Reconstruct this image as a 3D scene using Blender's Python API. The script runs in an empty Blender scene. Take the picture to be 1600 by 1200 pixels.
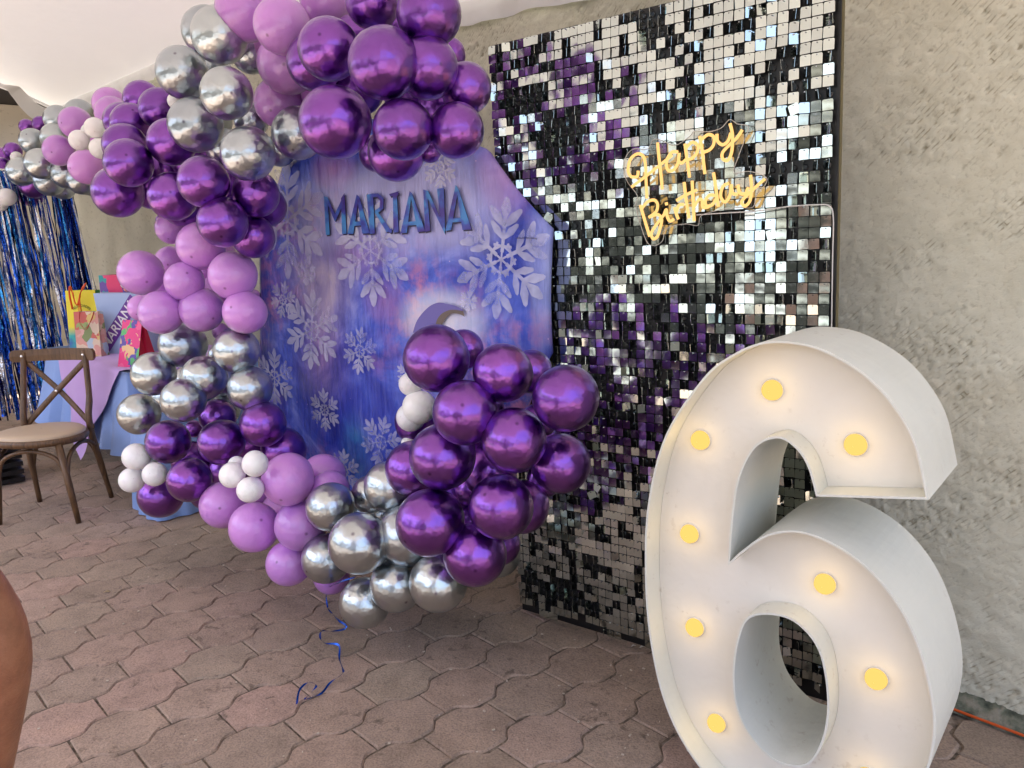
import bpy, bmesh, math, random
from mathutils import Vector, Matrix, noise
import numpy as np
random.seed(7)
C = bpy.context.scene.collection
R = math.radians
# ------------------------------------------------------------------ camera
F, PITCH, ROLL, H = 1232.6, .185812, -.026264, 1.45
cp, sp, cr, sr = math.cos(PITCH), math.sin(PITCH), math.cos(ROLL), math.sin(ROLL)
FWD = Vector((0, cp, -sp)); U0 = Vector((0, sp, cp)); R0 = Vector((1, 0, 0))
RGT = R0*cr + U0*sr; UPV = -R0*sr + U0*cr
EYE = Vector((0, 0, H))
cam = bpy.data.cameras.new('camera'); cam_o = bpy.data.objects.new('camera', cam); C.objects.link(cam_o)
cam.sensor_width = 36; cam.lens = F/1600*36; cam.clip_start = .02; cam.clip_end = 2000
cam_o.matrix_world = Matrix(((RGT.x, UPV.x, -FWD.x, 0), (RGT.y, UPV.y, -FWD.y, 0), (RGT.z, UPV.z, -FWD.z, H), (0, 0, 0, 1)))
bpy.context.scene.camera = cam_o
# ------------------------------------------------------------------ world, sun, exposure
W = bpy.data.worlds.new('World'); bpy.context.scene.world = W; W.use_nodes = True
wn = W.node_tree; wn.nodes.clear()
sky = wn.nodes.new('ShaderNodeTexSky'); sky.sky_type = 'NISHITA'; sky.sun_disc = False
SUN_EL, SUN_AZ = R(68), R(245)          # azimuth clockwise from +Y
sky.sun_elevation = SUN_EL; sky.sun_rotation = SUN_AZ
bg = wn.nodes.new('ShaderNodeBackground'); bg.inputs['Strength'].default_value = .15
sky.air_density = .7; sky.dust_density = 4.5; sky.ozone_density = .3
wo = wn.nodes.new('ShaderNodeOutputWorld')
wn.links.new(sky.outputs[0], bg.inputs[0]); wn.links.new(bg.outputs[0], wo.inputs[0])
sl = bpy.data.lights.new('sun', 'SUN'); sl.energy = 4.0; sl.angle = R(.5); sl.color = (1, .965, .92)
so = bpy.data.objects.new('sun', sl); C.objects.link(so)
sd = Vector((math.sin(SUN_AZ)*math.cos(SUN_EL), math.cos(SUN_AZ)*math.cos(SUN_EL), math.sin(SUN_EL)))
so.rotation_euler = sd.to_track_quat('Z', 'Y').to_euler(); so.location = (0, 0, 8)
vs = bpy.context.scene.view_settings
bpy.context.scene.display_settings.display_device = 'sRGB'
vs.view_transform = 'Standard'; vs.look = 'None'; vs.gamma = 1; vs.use_curve_mapping = False
vs.exposure = 2.2
cy = bpy.context.scene.cycles
cy.max_bounces = 9; cy.diffuse_bounces = 4; cy.glossy_bounces = 5; cy.transmission_bounces = 6; cy.transparent_max_bounces = 8
cy.caustics_reflective = False; cy.caustics_refractive = False; cy.sample_clamp_indirect = 6
cy.use_denoising = True

# ------------------------------------------------------------------ helpers
def ray(x, y):
    return (FWD + RGT*((x-800)/F) - UPV*((y-600)/F)).normalized()
def at(x, y, Y):                 # point on the ray of a place in the photo at forward distance Y
    v = ray(x, y); return EYE + v*(Y/v.y)
def onz(x, y, z=0.):
    v = ray(x, y); return EYE + v*((z-H)/v.z)
def depth(p): return (Vector(p)-EYE).dot(FWD)
def proj(p):
    V = Vector(p)-EYE; z = V.dot(FWD)
    if z < .01: return (-9e9, -9e9, z)
    return (800+F*V.dot(RGT)/z, 600-F*V.dot(UPV)/z, z)
class Plane:
    """vertical plane through P, yaw of its horizontal axis; normal n looks to the camera side"""
    def __init__(s, P, yaw):
        s.P = Vector(P); s.yaw = yaw
        s.h = Vector((math.cos(yaw), math.sin(yaw), 0)); s.n = Vector((math.sin(yaw), -math.cos(yaw), 0)); s.v = Vector((0, 0, 1))
    def hit(s, x, y, off=0.):
        r = ray(x, y); t = ((s.P+s.n*off-EYE).dot(s.n))/r.dot(s.n); return EYE + r*t
    def ab(s, x, y, off=0.):
        q = s.hit(x, y, off)-s.P; return (q.dot(s.h), q.z)
    def pt(s, a, b, off=0.): return s.P + s.h*a + s.v*b + s.n*off
def tag(o, label=None, cat=None, group=None, kind=None):
    if label: o['label'] = label
    if cat: o['category'] = cat
    if group: o['group'] = group
    if kind: o['kind'] = kind
    return o
def empty(name, loc=(0, 0, 0), rz=0.):
    o = bpy.data.objects.new(name, None); C.objects.link(o); o.location = loc; o.rotation_euler = (0, 0, rz); o.empty_display_size = .1
    return o
def link(name, me, m=None, parent=None, loc=None):
    """world-space mesh linked under a parent that may be moved: keeps its world place"""
    o = bpy.data.objects.new(name, me); C.objects.link(o)
    if m is not None and len(me.materials) == 0: me.materials.append(m)
    if loc is not None: o.location = loc
    if parent is not None:
        o.parent = parent
        o.matrix_parent_inverse = parent.matrix_basis.inverted()
    return o
class MB:
    def __init__(s): s.v = []; s.f = []; s.sm = []
    def add(s, vs_, fs, smooth=False):
        n = len(s.v); s.v += [tuple(v) for v in vs_]; s.f += [tuple(i+n for i in f) for f in fs]; s.sm += [smooth]*len(fs)
    def box(s, c, d, M=None, ax=None):
        c = Vector(c); X, Y, Z = ax if ax else (Vector((1, 0, 0)), Vector((0, 1, 0)), Vector((0, 0, 1)))
        p = [c+X*(d[0]/2*i)+Y*(d[1]/2*j)+Z*(d[2]/2*k) for i in (-1, 1) for j in (-1, 1) for k in (-1, 1)]
        s.add(p, [(0, 1, 3, 2), (4, 6, 7, 5), (0, 4, 5, 1), (2, 3, 7, 6), (0, 2, 6, 4), (1, 5, 7, 3)])
    def tube(s, pts, r, n=8, flat=1., cap=True, up=None):
        pts = [Vector(p) for p in pts]; rs = r if isinstance(r, (list, tuple)) else [r]*len(pts)
        base = len(s.v); prev = None; vv = []; ff = []
        for i, p in enumerate(pts):
            t = (pts[min(i+1, len(pts)-1)]-pts[max(i-1, 0)])
            t = t.normalized() if t.length > 1e-9 else Vector((0, 0, 1))
            if prev is None:
                a = Vector(up) if up is not None else (Vector((0, 0, 1)) if abs(t.z) < .9 else Vector((1, 0, 0)))
            else: a = prev
            a = (a - t*a.dot(t)); a = a.normalized() if a.length > 1e-6 else t.orthogonal().normalized(); prev = a; b = t.cross(a)
            for k in range(n):
                an = 2*math.pi*k/n; vv.append(p + a*(math.cos(an)*rs[i]*flat) + b*(math.sin(an)*rs[i]))
        for i in range(len(pts)-1):
            for k in range(n):
                ff.append((i*n+k, i*n+(k+1) % n, (i+1)*n+(k+1) % n, (i+1)*n+k))
        if cap: ff.append(tuple(range(n-1, -1, -1))); ff.append(tuple((len(pts)-1)*n+k for k in range(n)))
        s.add(vv, ff, True)
    def lathe(s, prof, n=16, M=None):
        M = M or Matrix(); vv = [M @ Vector((r*math.cos(2*math.pi*k/n), r*math.sin(2*math.pi*k/n), z)) for r, z in prof for k in range(n)]
        ff = [(i*n+k, i*n+(k+1) % n, (i+1)*n+(k+1) % n, (i+1)*n+k) for i in range(len(prof)-1) for k in range(n)]
        s.add(vv, ff, True)
    def poly(s, pts): s.add(pts, [tuple(range(len(pts)))])
    def mesh(s, name):
        me = bpy.data.meshes.new(name); me.from_pydata(s.v, [], s.f); me.polygons.foreach_set('use_smooth', s.sm); me.validate(); me.update(); return me
    def build(s, name, m, parent=None, loc=None):
        if loc is not None:
            L = Vector(loc); s.v = [tuple(Vector(v)-L) for v in s.v]
        return link(name, s.mesh(name), m, parent, loc)
def crom(P, n=8, closed=False):
    P = [Vector(p) for p in P]; out = []; N = len(P)
    for i in range(N if closed else N-1):
        g = (lambda k: P[k % N]) if closed else (lambda k: P[max(0, min(N-1, k))])
        a, b, c, d = g(i-1), g(i), g(i+1), g(i+2)
        for k in range(n):
            t = k/n; out.append(.5*((2*b)+(c-a)*t+(2*a-5*b+4*c-d)*t*t+(3*b-a-3*c+d)*t**3))
    if not closed: out.append(P[-1])
    return out
# ---- materials
def mat(name, col=(.5, .5, .5), rough=.5, metal=0., **k):
    m = bpy.data.materials.new(name); m.use_nodes = True; b = m.node_tree.nodes['Principled BSDF']
    b.inputs['Base Color'].default_value = (*col, 1); b.inputs['Roughness'].default_value = rough; b.inputs['Metallic'].default_value = metal
    for kk, v in k.items():
        b.inputs[kk.replace('_', ' ')].default_value = v
    return m
def N(m, t, **k):
    n = m.node_tree.nodes.new(t)
    for a, v in k.items():
        if a in n.inputs: n.inputs[a].default_value = v
        else: setattr(n, a, v)
    return n
def L(m, a, b): m.node_tree.links.new(a, b)
def bsdf(m): return m.node_tree.nodes['Principled BSDF']
def ramp(m, fac, stops, interp='LINEAR'):
    r = N(m, 'ShaderNodeValToRGB'); r.color_ramp.interpolation = interp
    e = r.color_ramp.elements
    while len(e) < len(stops): e.new(.5)
    for i, (p, c) in enumerate(stops): e[i].position = p; e[i].color = (*c, 1) if len(c) == 3 else c
    L(m, fac, r.inputs[0]); return r.outputs[0]
def noise_tex(m, scale, detail=4, rough=.55, coord='Object', vec=None, **k):
    n = N(m, 'ShaderNodeTexNoise'); n.inputs['Scale'].default_value = scale; n.inputs['Detail'].default_value = detail; n.inputs['Roughness'].default_value = rough
    for a, v in k.items(): n.inputs[a].default_value = v
    if vec is None:
        t = N(m, 'ShaderNodeTexCoord'); vec = t.outputs[coord]
    L(m, vec, n.inputs['Vector']); return n.outputs['Fac']
def mixc(m, fac, a, b, mode='MIX'):
    n = N(m, 'ShaderNodeMix'); n.data_type = 'RGBA'; n.blend_type = mode
    for sck, v in ((0, fac), (6, a), (7, b)):
        if hasattr(v, 'links') or hasattr(v, 'is_linked'): L(m, v, n.inputs[sck])
        elif isinstance(v, (int, float)): n.inputs[sck].default_value = v
        else: n.inputs[sck].default_value = (*v, 1)
    return n.outputs[2]
def bump(m, h, strength=.3, dist=.01):
    n = N(m, 'ShaderNodeBump'); n.inputs['Strength'].default_value = strength; n.inputs['Distance'].default_value = dist
    L(m, h, n.inputs['Height']); L(m, n.outputs[0], bsdf(m).inputs['Normal'])

# stucco
def stucco_old(name, c1, c2, dist=.02, scale=1.):
    m = mat(name, c1, .9); vec = N(m, 'ShaderNodeTexCoord').outputs['Object']
    mp = N(m, 'ShaderNodeMapping'); mp.inputs['Scale'].default_value = (1, 1, 1.9); L(m, vec, mp.inputs[0])
    big = noise_tex(m, 1.1, 4); fine = noise_tex(m, 60*scale, 5, .65, vec=mp.outputs[0]); mid = noise_tex(m, 17*scale, 6, .7, vec=mp.outputs[0], Distortion=.6)
    base = ramp(m, big, [(.3, c1), (.7, c2)])
    pit = ramp(m, mid, [(.30, (.42, .4, .36)), (.40, (1, 1, 1))])
    L(m, mixc(m, .75, base, pit, 'MULTIPLY'), bsdf(m).inputs['Base Color'])
    a = N(m, 'ShaderNodeMath', operation='MULTIPLY_ADD'); L(m, mid, a.inputs[0]); a.inputs[1].default_value = 1.; mm = N(m, 'ShaderNodeMath', operation='MULTIPLY'); L(m, fine, mm.inputs[0]); mm.inputs[1].default_value = .35; L(m, mm.outputs[0], a.inputs[2])
    bump(m, a.outputs[0], .85, dist); return m
def stucco(name, c1, c2, dist=.02, scale=1.):
    m = mat(name, c1, .92); vec = N(m, 'ShaderNodeTexCoord').outputs['Object']
    mp = N(m, 'ShaderNodeMapping'); mp.inputs['Rotation'].default_value = (0, R(24), 0); mp.inputs['Scale'].default_value = (1, 1, 1.55); L(m, vec, mp.inputs[0])
    big = noise_tex(m, .9, 4); mid = noise_tex(m, 21*scale, 10, .72, vec=mp.outputs[0]); fine = noise_tex(m, 110*scale, 3, .7); pt = noise_tex(m, 3.1, 3, .6)
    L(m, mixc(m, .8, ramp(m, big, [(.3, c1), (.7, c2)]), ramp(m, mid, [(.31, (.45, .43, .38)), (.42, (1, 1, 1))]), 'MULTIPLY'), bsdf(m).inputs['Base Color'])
    hh = ramp(m, mid, [(.26, (0, 0, 0)), (.42, (.55,)*3), (.52, (.68,)*3), (.75, (1, 1, 1))])
    rgh = ramp(m, pt, [(.35, (.25,)*3), (.65, (1, 1, 1))]); hm_ = mixc(m, rgh, (.68, .68, .68), hh)
    a = N(m, 'ShaderNodeMath', operation='MULTIPLY_ADD'); L(m, fine, a.inputs[0]); a.inputs[1].default_value = .2; L(m, hm_, a.inputs[2])
    bump(m, a.outputs[0], .9, dist); return m
M = {}
M['stucco'] = stucco('rough_stucco', (.57, .56, .45), (.69, .675, .55), .045)
M['plaster'] = stucco('smooth_plaster', (.55, .50, .41), (.62, .57, .47), .004, .6)
def moss():
    m = mat('mossy_mortar', (.1, .1, .07), .95); n = noise_tex(m, 22, 5)
    L(m, ramp(m, n, [(.35, (.035, .04, .028)), (.5, (.11, .12, .085)), (.68, (.24, .22, .17))]), bsdf(m).inputs['Base Color']); bump(m, n, .8, .02); return m
M['moss'] = moss()
def paver_mat(stuff):
    m = mat('clay_paver'+('_far' if stuff else ''), (.2, .13, .1), .85)
    geo = N(m, 'ShaderNodeNewGeometry'); oi = N(m, 'ShaderNodeObjectInfo')
    rnd = geo.outputs['Random Per Island'] if stuff else oi.outputs['Random']
    base = ramp(m, rnd, [(0, (.29, .225, .172)), (.35, (.365, .262, .205)), (.6, (.335, .262, .20)), (.8, (.395, .272, .22)), (1, (.315, .245, .19))])
    pos = geo.outputs['Position']
    n1 = noise_tex(m, 9, 5, .6, vec=pos); n2 = noise_tex(m, 160, 3, .6, vec=pos); n3 = noise_tex(m, 1.6, 3, .5, vec=pos)
    c = mixc(m, .6, base, ramp(m, n1, [(.3, (.62, .62, .6)), (.55, (1, 1, 1)), (.75, (1.15, 1.12, 1.05))]), 'MULTIPLY')
    c = mixc(m, .65, c, ramp(m, n2, [(.3, (.5, .5, .5)), (.5, (1, 1, 1)), (.7, (1.35, 1.32, 1.3))]), 'MULTIPLY')
    c = mixc(m, .5, c, ramp(m, n3, [(.3, (.75, .74, .72)), (.7, (1.15, 1.15, 1.15))]), 'MULTIPLY')
    n4 = noise_tex(m, 19, 6, .7, vec=pos, Distortion=.4); n5 = noise_tex(m, 2.6, 2, .5, vec=pos)
    st = mixc(m, 1., ramp(m, n4, [(.56, (0, 0, 0)), (.64, (.8, .8, .8))]), ramp(m, n5, [(.45, (0, 0, 0)), (.6, (1, 1, 1))]), 'MULTIPLY'); c = mixc(m, st, c, (.11, .08, .06))
    L(m, c, bsdf(m).inputs['Base Color'])
    a = N(m, 'ShaderNodeMath', operation='MULTIPLY_ADD'); L(m, n2, a.inputs[0]); a.inputs[1].default_value = .5; L(m, n1, a.inputs[2])
    bump(m, a.outputs[0], .8, .007); return m
M['paver'] = paver_mat(False); M['paver_far'] = paver_mat(True)
def sand():
    m = mat('joint_sand', (.08, .06, .045), .95); n = noise_tex(m, 45, 4)
    L(m, ramp(m, n, [(.35, (.07, .053, .04)), (.55, (.17, .132, .10)), (.75, (.30, .25, .20))]), bsdf(m).inputs['Base Color']); bump(m, n, .6, .01); return m
M['sand'] = sand()
def balloon_mat(name, col, rough, metal, sub=0., coat=0.):
    m = mat(name, col, rough, metal); b = bsdf(m)
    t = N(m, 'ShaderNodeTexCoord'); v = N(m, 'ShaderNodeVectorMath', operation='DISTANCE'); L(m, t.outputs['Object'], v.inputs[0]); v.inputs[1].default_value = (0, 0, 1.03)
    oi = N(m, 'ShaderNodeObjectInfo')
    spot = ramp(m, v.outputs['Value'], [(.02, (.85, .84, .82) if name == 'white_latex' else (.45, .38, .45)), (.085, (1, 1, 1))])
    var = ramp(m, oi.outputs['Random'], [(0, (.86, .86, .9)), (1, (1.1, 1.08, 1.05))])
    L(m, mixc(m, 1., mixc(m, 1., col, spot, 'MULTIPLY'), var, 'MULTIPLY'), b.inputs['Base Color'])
    n = noise_tex(m, 2.2, 2); bump(m, n, .12, .05)
    if sub: b.inputs['Subsurface Weight'].default_value = sub; b.inputs['Subsurface Radius'].default_value = (1, .7, 1); b.inputs['Subsurface Scale'].default_value = .06
    b.inputs['Coat Weight'].default_value = coat; b.inputs['Coat Roughness'].default_value = .17 if metal else .07
    return m
M['purple'] = balloon_mat('chrome_purple_latex', (.225, .065, .385), .29, 1., coat=.6)
M['silver'] = balloon_mat('chrome_silver_latex', (.49, .54, .555), .28, 1., coat=.25)
M['lilac'] = balloon_mat('pastel_lilac_latex', (.60, .27, .71), .28, 0., sub=.35, coat=.6)
M['white_b'] = balloon_mat('white_latex', (.92, .91, .90), .3, 0., sub=.3, coat=.2)
def tent_mat():
    m = bpy.data.materials.new('white_tent_fabric'); m.use_nodes = True; nt = m.node_tree; nt.nodes.clear()
    d = N(m, 'ShaderNodeBsdfDiffuse'); d.inputs[0].default_value = (.82, .83, .83, 1)
    t = N(m, 'ShaderNodeBsdfTranslucent'); t.inputs[0].default_value = (.80, .75, .75, 1)
    mx = N(m, 'ShaderNodeMixShader'); mx.inputs[0].default_value = .055; o = N(m, 'ShaderNodeOutputMaterial')
    L(m, d.outputs[0], mx.inputs[1]); L(m, t.outputs[0], mx.inputs[2]); L(m, mx.outputs[0], o.inputs[0])
    n = noise_tex(m, 2.5, 3); b = N(m, 'ShaderNodeBump'); b.inputs['Strength'].default_value = .25; b.inputs['Distance'].default_value = .05
    L(m, n, b.inputs['Height']); L(m, b.outputs[0], d.inputs['Normal']); return m
M['tent'] = tent_mat()
M['mirror'] = mat('mirror_sequin', (.57, .63, .59), .11, 1.)
def mirror_var():
    m = M['mirror']; n = noise_tex(m, 14, 2); bump(m, n, .05, .02)
mirror_var()
M['black'] = mat('black_plastic_grid', (.006, .006, .007), .35)
M['knob'] = mat('smoky_plastic_disc', (.03, .03, .033), .25)
M['hook'] = mat('clear_grey_hook', (.35, .35, .35), .2, 1.)
def sign_white(name, c):
    m = mat(name, c, .55); n = noise_tex(m, 5, 4); 
    L(m, mixc(m, .35, c, ramp(m, n, [(.3, (.86, .86, .84)), (.6, (1, 1, 1))]), 'MULTIPLY'), bsdf(m).inputs['Base Color'])
    n2 = noise_tex(m, 42, 4, .6); n3 = noise_tex(m, 3.3, 2)
    sp = mixc(m, 1., ramp(m, n2, [(.60, (0, 0, 0)), (.70, (.55,)*3)]), ramp(m, n3, [(.48, (0, 0, 0)), (.62, (1, 1, 1))]), 'MULTIPLY')
    old = bsdf(m).inputs['Base Color'].links[0].from_socket; L(m, mixc(m, sp, old, (.42, .38, .32)), bsdf(m).inputs['Base Color'])
    bump(m, noise_tex(m, 9, 3), .2, .02); return m
M['face'] = sign_white('white_painted_face', (.70, .682, .625)); M['return'] = sign_white('white_painted_side', (.64, .655, .60))
def emit(name, col, s):
    m = bpy.data.materials.new(name); m.use_nodes = True; nt = m.node_tree; nt.nodes.clear()
    e = N(m, 'ShaderNodeEmission'); e.inputs[0].default_value = (*col, 1); e.inputs[1].default_value = s
    o = N(m, 'ShaderNodeOutputMaterial'); L(m, e.outputs[0], o.inputs[0]); return m
M['bulb'] = emit('warm_bulb_dome', (1., .62, .155), .265)
M['neon'] = emit('warm_neon_tube', (1., .56, .19), .32)
def acrylic():
    m = bpy.data.materials.new('clear_acrylic'); m.use_nodes = True; nt = m.node_tree; nt.nodes.clear()
    t = N(m, 'ShaderNodeBsdfTransparent'); t.inputs[0].default_value = (.93, .92, .90, 1); g = N(m, 'ShaderNodeBsdfGlossy'); g.inputs['Roughness'].default_value = .05
    lw = N(m, 'ShaderNodeLayerWeight'); lw.inputs[0].default_value = .25; mx = N(m, 'ShaderNodeMixShader'); o = N(m, 'ShaderNodeOutputMaterial')
    L(m, lw.outputs['Fresnel'], mx.inputs[0]); L(m, t.outputs[0], mx.inputs[1]); L(m, g.outputs[0], mx.inputs[2]); L(m, mx.outputs[0], o.inputs[0]); return m
M['acrylic'] = acrylic()
M['cable'] = mat('white_cable', (.6, .58, .55), .4)
M['orange'] = mat('orange_cable', (.55, .08, .01), .5)
M['ribbon'] = mat('blue_foil_ribbon', (.01, .09, .5), .25, .6)
def wood(name, a, b, rough=.5):
    m = mat(name, a, rough); t = N(m, 'ShaderNodeTexCoord'); mp = N(m, 'ShaderNodeMapping'); mp.inputs['Scale'].default_value = (26, 26, 4); L(m, t.outputs['Object'], mp.inputs[0])
    n = noise_tex(m, 1.6, 5, .6, vec=mp.outputs[0], Distortion=1.2); L(m, ramp(m, n, [(.3, a), (.7, b)]), bsdf(m).inputs['Base Color']); bump(m, n, .3, .004); return m
M['wood'] = wood('worn_walnut_wood', (.060, .030, .013), (.17, .090, .040), .42)
M['gold'] = wood('varnished_pine', (.32, .19, .06), (.45, .28, .1), .5)
M['seat'] = mat('cream_vinyl_seat', (.50, .385, .27), .45)
M['metal'] = mat('nickel_screw', (.8, .78, .74), .25, 1.)
def cloth(name, a, rough=.85):
    m = mat(name, a, rough); n = noise_tex(m, 350, 2); n2 = noise_tex(m, 5, 3)
    L(m, mixc(m, .5, a, ramp(m, n2, [(.3, (.88, .88, .9)), (.7, (1.05, 1.05, 1.05))]), 'MULTIPLY'), bsdf(m).inputs['Base Color']); bump(m, n, .2, .002)
    bsdf(m).inputs['Sheen Weight'].default_value = .1; return m
M['blue_cloth'] = cloth('light_blue_tablecloth', (.235, .36, .70)); M['lilac_cloth'] = cloth('lilac_overlay', (.50, .33, .66))
M['skin'] = mat('tan_skin', (.33, .145, .075), .5, Subsurface_Weight=.15, Subsurface_Scale=.02)
_m = M['skin']; _n = noise_tex(_m, 38, 5, .65); L(_m, ramp(_m, _n, [(.3, (.17, .066, .034)), (.55, (.235, .10, .054)), (.8, (.29, .135, .078))]), bsdf(_m).inputs['Base Color']); bump(_m, noise_tex(_m, 220, 4, .6), .35, .002)
M['pink_shirt'] = cloth('pale_pink_shirt', (.72, .50, .43)); M['trouser'] = cloth('dark_trousers', (.03, .035, .05))
M['hair'] = mat('dark_hair', (.02, .012, .008), .5); M['eye'] = mat('eye_white', (.8, .78, .75), .2); M['iris'] = mat('eye_dark', (.03, .015, .01), .2); M['lip'] = mat('lips', (.35, .09, .07), .5)
M['grass'] = mat('lawn', (.05, .08, .025), .95)

# ------------------------------------------------------------------ setting: ground, walls
YAWP = .752915
PA = Vector((math.cos(YAWP), math.sin(YAWP), 0)); PB = Vector((math.sin(YAWP), -math.cos(YAWP), 0))
PO = Vector((-.43929, 1.70574, 0))*1.45; PL, PW = .25255, .18842
WY = YAWP-math.pi/2                         # wall runs square to the paver rows
WALL = Plane((1.42, 2.14, 0), WY)
T_CORNER = 8.9
b = MB(); n = 60
b.add([(-60, -60, -.03), (60, -60, -.03), (60, 60, -.03), (-60, 60, -.03)], [(0, 1, 2, 3)])
g = b.build('ground', M['sand']); tag(g, kind='structure')
floor_bed = MB(); floor_bed.box(WALL.pt(-3.5, -.0125, 2.45), (15, 5.1, .009), ax=(WALL.h, WALL.n, Vector((0, 0, 1)))); fb = floor_bed.build('patio_floor', M['sand']); tag(fb, kind='structure')
AMP = .0225
def wave(c):                                # wavy long joint, c in paver lengths; zero phase at a short joint of the row above
    x = (c % 1.0); x = x if x <= .5 else 1-x  # 0 .. .5
    t = max(0, min(1, (x-.13)/.22)); t = t*t*(3-2*t); return -AMP + 2*AMP*t
def paver_outline(inset):
    # local: x along row -.5..+.5 L, y across. narrow ends, wide middle
    cs = [-.5, -.37, -.31, -.25, -.19, -.12, .12, .19, .25, .31, .37, .5]; hl = PL/2-inset*.62
    top = [(max(-hl, min(hl, c*PL)), PW/2 + wave(c+.5) - inset) for c in cs]
    return [(x, -y) for x, y in top] + [(x, y) for x, y in reversed(top)]
def paver_geo(inset=.0043):
    o0 = paver_outline(inset); o1 = paver_outline(inset+.006); K = len(o0)
    v = [(x, y, -.02) for x, y in o0] + [(x, y, -.006) for x, y in o0] + [(x, y, 0) for x, y in o1]
    f = [tuple(range(2*K, 3*K))]
    for i in range(K):
        j = (i+1) % K; f += [(i, j, K+j, K+i), (K+i, K+j, 2*K+j, 2*K+i)]
    return v, f
cand = []
for r in range(-62, 34):
    for c in range(-34, 34):
        ctr = PO + PA*((c+.5*(r % 2)+.5)*PL - 0*PL) + PB*((r)*PW)
        # short joints at integer c for odd rows, half for even
        ctr = PO + PA*((c + (0. if r % 2 == 0 else .5))*PL) + PB*(r*PW + .046*PW)
        if not .12 < (ctr-WALL.P).dot(WALL.n) < 4.9: continue
        if not (-9.2 < ctr.x < 3.5 and -4.5 < ctr.y < 11): continue
        px, py, z = proj(ctr); vis = z > .3 and -60 < px < 1660 and 520 < py < 1260
        cand.append((0 if vis else 1, z if vis else 99, r, c, ctr))
cand.sort(key=lambda t: (t[0], t[1]))
pv, pf = paver_geo(); variants = []
for k in range(4):
    rr = random.Random(k); me = bpy.data.meshes.new('paver'); me.from_pydata([(x+rr.uniform(-.0012, .0012), y+rr.uniform(-.0012, .0012), z-(rr.uniform(0, .0012) if z == 0 else 0)) for x, y, z in pv], [], pf); me.materials.append(M['paver']); variants.append(me)
far = MB()
for i, (a, z, r, c, ctr) in enumerate(cand):
    dz = random.uniform(-.0022, .0); rz = YAWP+random.uniform(-.006, .006); tx, ty = random.uniform(-.007, .007), random.uniform(-.007, .007)
    if i < 298:
        o = bpy.data.objects.new('paver', variants[i % 4]); C.objects.link(o); o.parent = fb; o.location = ctr+Vector((0, 0, dz)); o.rotation_euler = (tx, ty, rz)
    else:
        Mx = Matrix.Translation(ctr+Vector((0, 0, dz))) @ Matrix.Rotation(rz, 4, 'Z')
        far.add([Mx @ Vector(v) for v in pv], pf)
o = far.build('paver_field', M['paver_far'], fb); tag(o, kind='stuff')

yd = MB(); c_ = WALL.pt(-3, -.012, 4.98+11); yd.box(c_, (34, 22, .02), ax=(WALL.h, WALL.n, Vector((0, 0, 1)))); 
def concrete():
    m = mat('grey_bounce_concrete', (.4, .4, .39), .9); n = noise_tex(m, 1.3, 5); L(m, ramp(m, n, [(.3, (.20, .203, .20)), (.7, (.28, .282, .275))]), bsdf(m).inputs['Base Color']); return m
yo = yd.build('neutral_bounce_yard', concrete()); tag(yo, kind='structure')  # unseen grey ground, added so sunlight bounces in neutral instead of pink

def wall_box(name, P, h, n, length, thick, height, m, back=True, **k):
    """wall whose face runs from P along h; body extends to -n"""
    bb = MB(); c = Vector(P)+h*(length/2)-n*(thick/2)+Vector((0, 0, height/2-.02)); bb.box((0, 0, 0), (length, thick, height+.04))
    me = bb.mesh(name); me.materials.append(m); o = bpy.data.objects.new(name, me); C.objects.link(o); o.location = c; o.rotation_euler = (0, 0, math.atan2(h.y, h.x)); return tag(o, **k)
corner = WALL.P - WALL.h*T_CORNER
w1 = wall_box('stucco_wall', corner, WALL.h, WALL.n, T_CORNER+3.2, .2, 3.15, M['stucco'], label='long rough beige stucco wall behind the sequin panel and the numeral', cat='wall')
# trowelled relief on the nearer stretch of the wall, real depth
rng = np.random.default_rng(5); GX, GZ, GS = 660, 330, .008
def band(n1, n2, l1, l2, an=1.6, rot=.35):
    f = np.fft.rfft2(rng.standard_normal((n2, n1))); fy = np.fft.fftfreq(n2, GS)[:, None]; fx = np.fft.rfftfreq(n1, GS)[None, :]
    X_ = fx*math.cos(rot)+fy*math.sin(rot); Y_ = (-fx*math.sin(rot)+fy*math.cos(rot))/an; k = np.sqrt(X_**2+Y_**2)+1e-6
    h_ = np.fft.irfft2(f*np.exp(-(k*l2)**2)*(1-np.exp(-(k*l1)**2))/k**.6, (n2, n1)); return h_/h_.std()
hb, hm1, hf, hl = band(GX, GZ, .30, .05), band(GX, GZ, .06, .016), band(GX, GZ, .025, .008), band(GX, GZ, 1.4, .35)
pits = np.clip(hm1*.8+hf*.5-1.15, 0, 1.6); ridg = np.clip(-hm1*.9-hf*.4-.9, 0, 1.5); pw = np.clip(.55+.35*hl, .15, 1.2)
rel = (.0010*hb+pw*(.0019*hm1+.0019*hf-.0105*pits+.0075*ridg)); rel = np.clip(rel, -.013, .014)+.015
tg = 3.05-np.arange(GX)*GS; zg = np.arange(GZ)*GS+.004
Pn = np.array(WALL.P)[None, None, :]+np.array(WALL.h)[None, None, :]*(-tg)[None, :, None]+np.array(WALL.n)[None, None, :]*rel[:, :, None]
Pn = Pn+np.array((0, 0, 1.))[None, None, :]*zg[:, None, None]; ii = np.arange(GZ*GX).reshape(GZ, GX)
Q = np.stack([ii[:-1, :-1], ii[:-1, 1:], ii[1:, 1:], ii[1:, :-1]], -1).reshape(-1, 4)
me = bpy.data.meshes.new('plaster_relief'); me.from_pydata(Pn.reshape(-1, 3).tolist(), [], Q.tolist()); me.polygons.foreach_set('use_smooth', [True]*len(me.polygons)); me.update()
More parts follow.
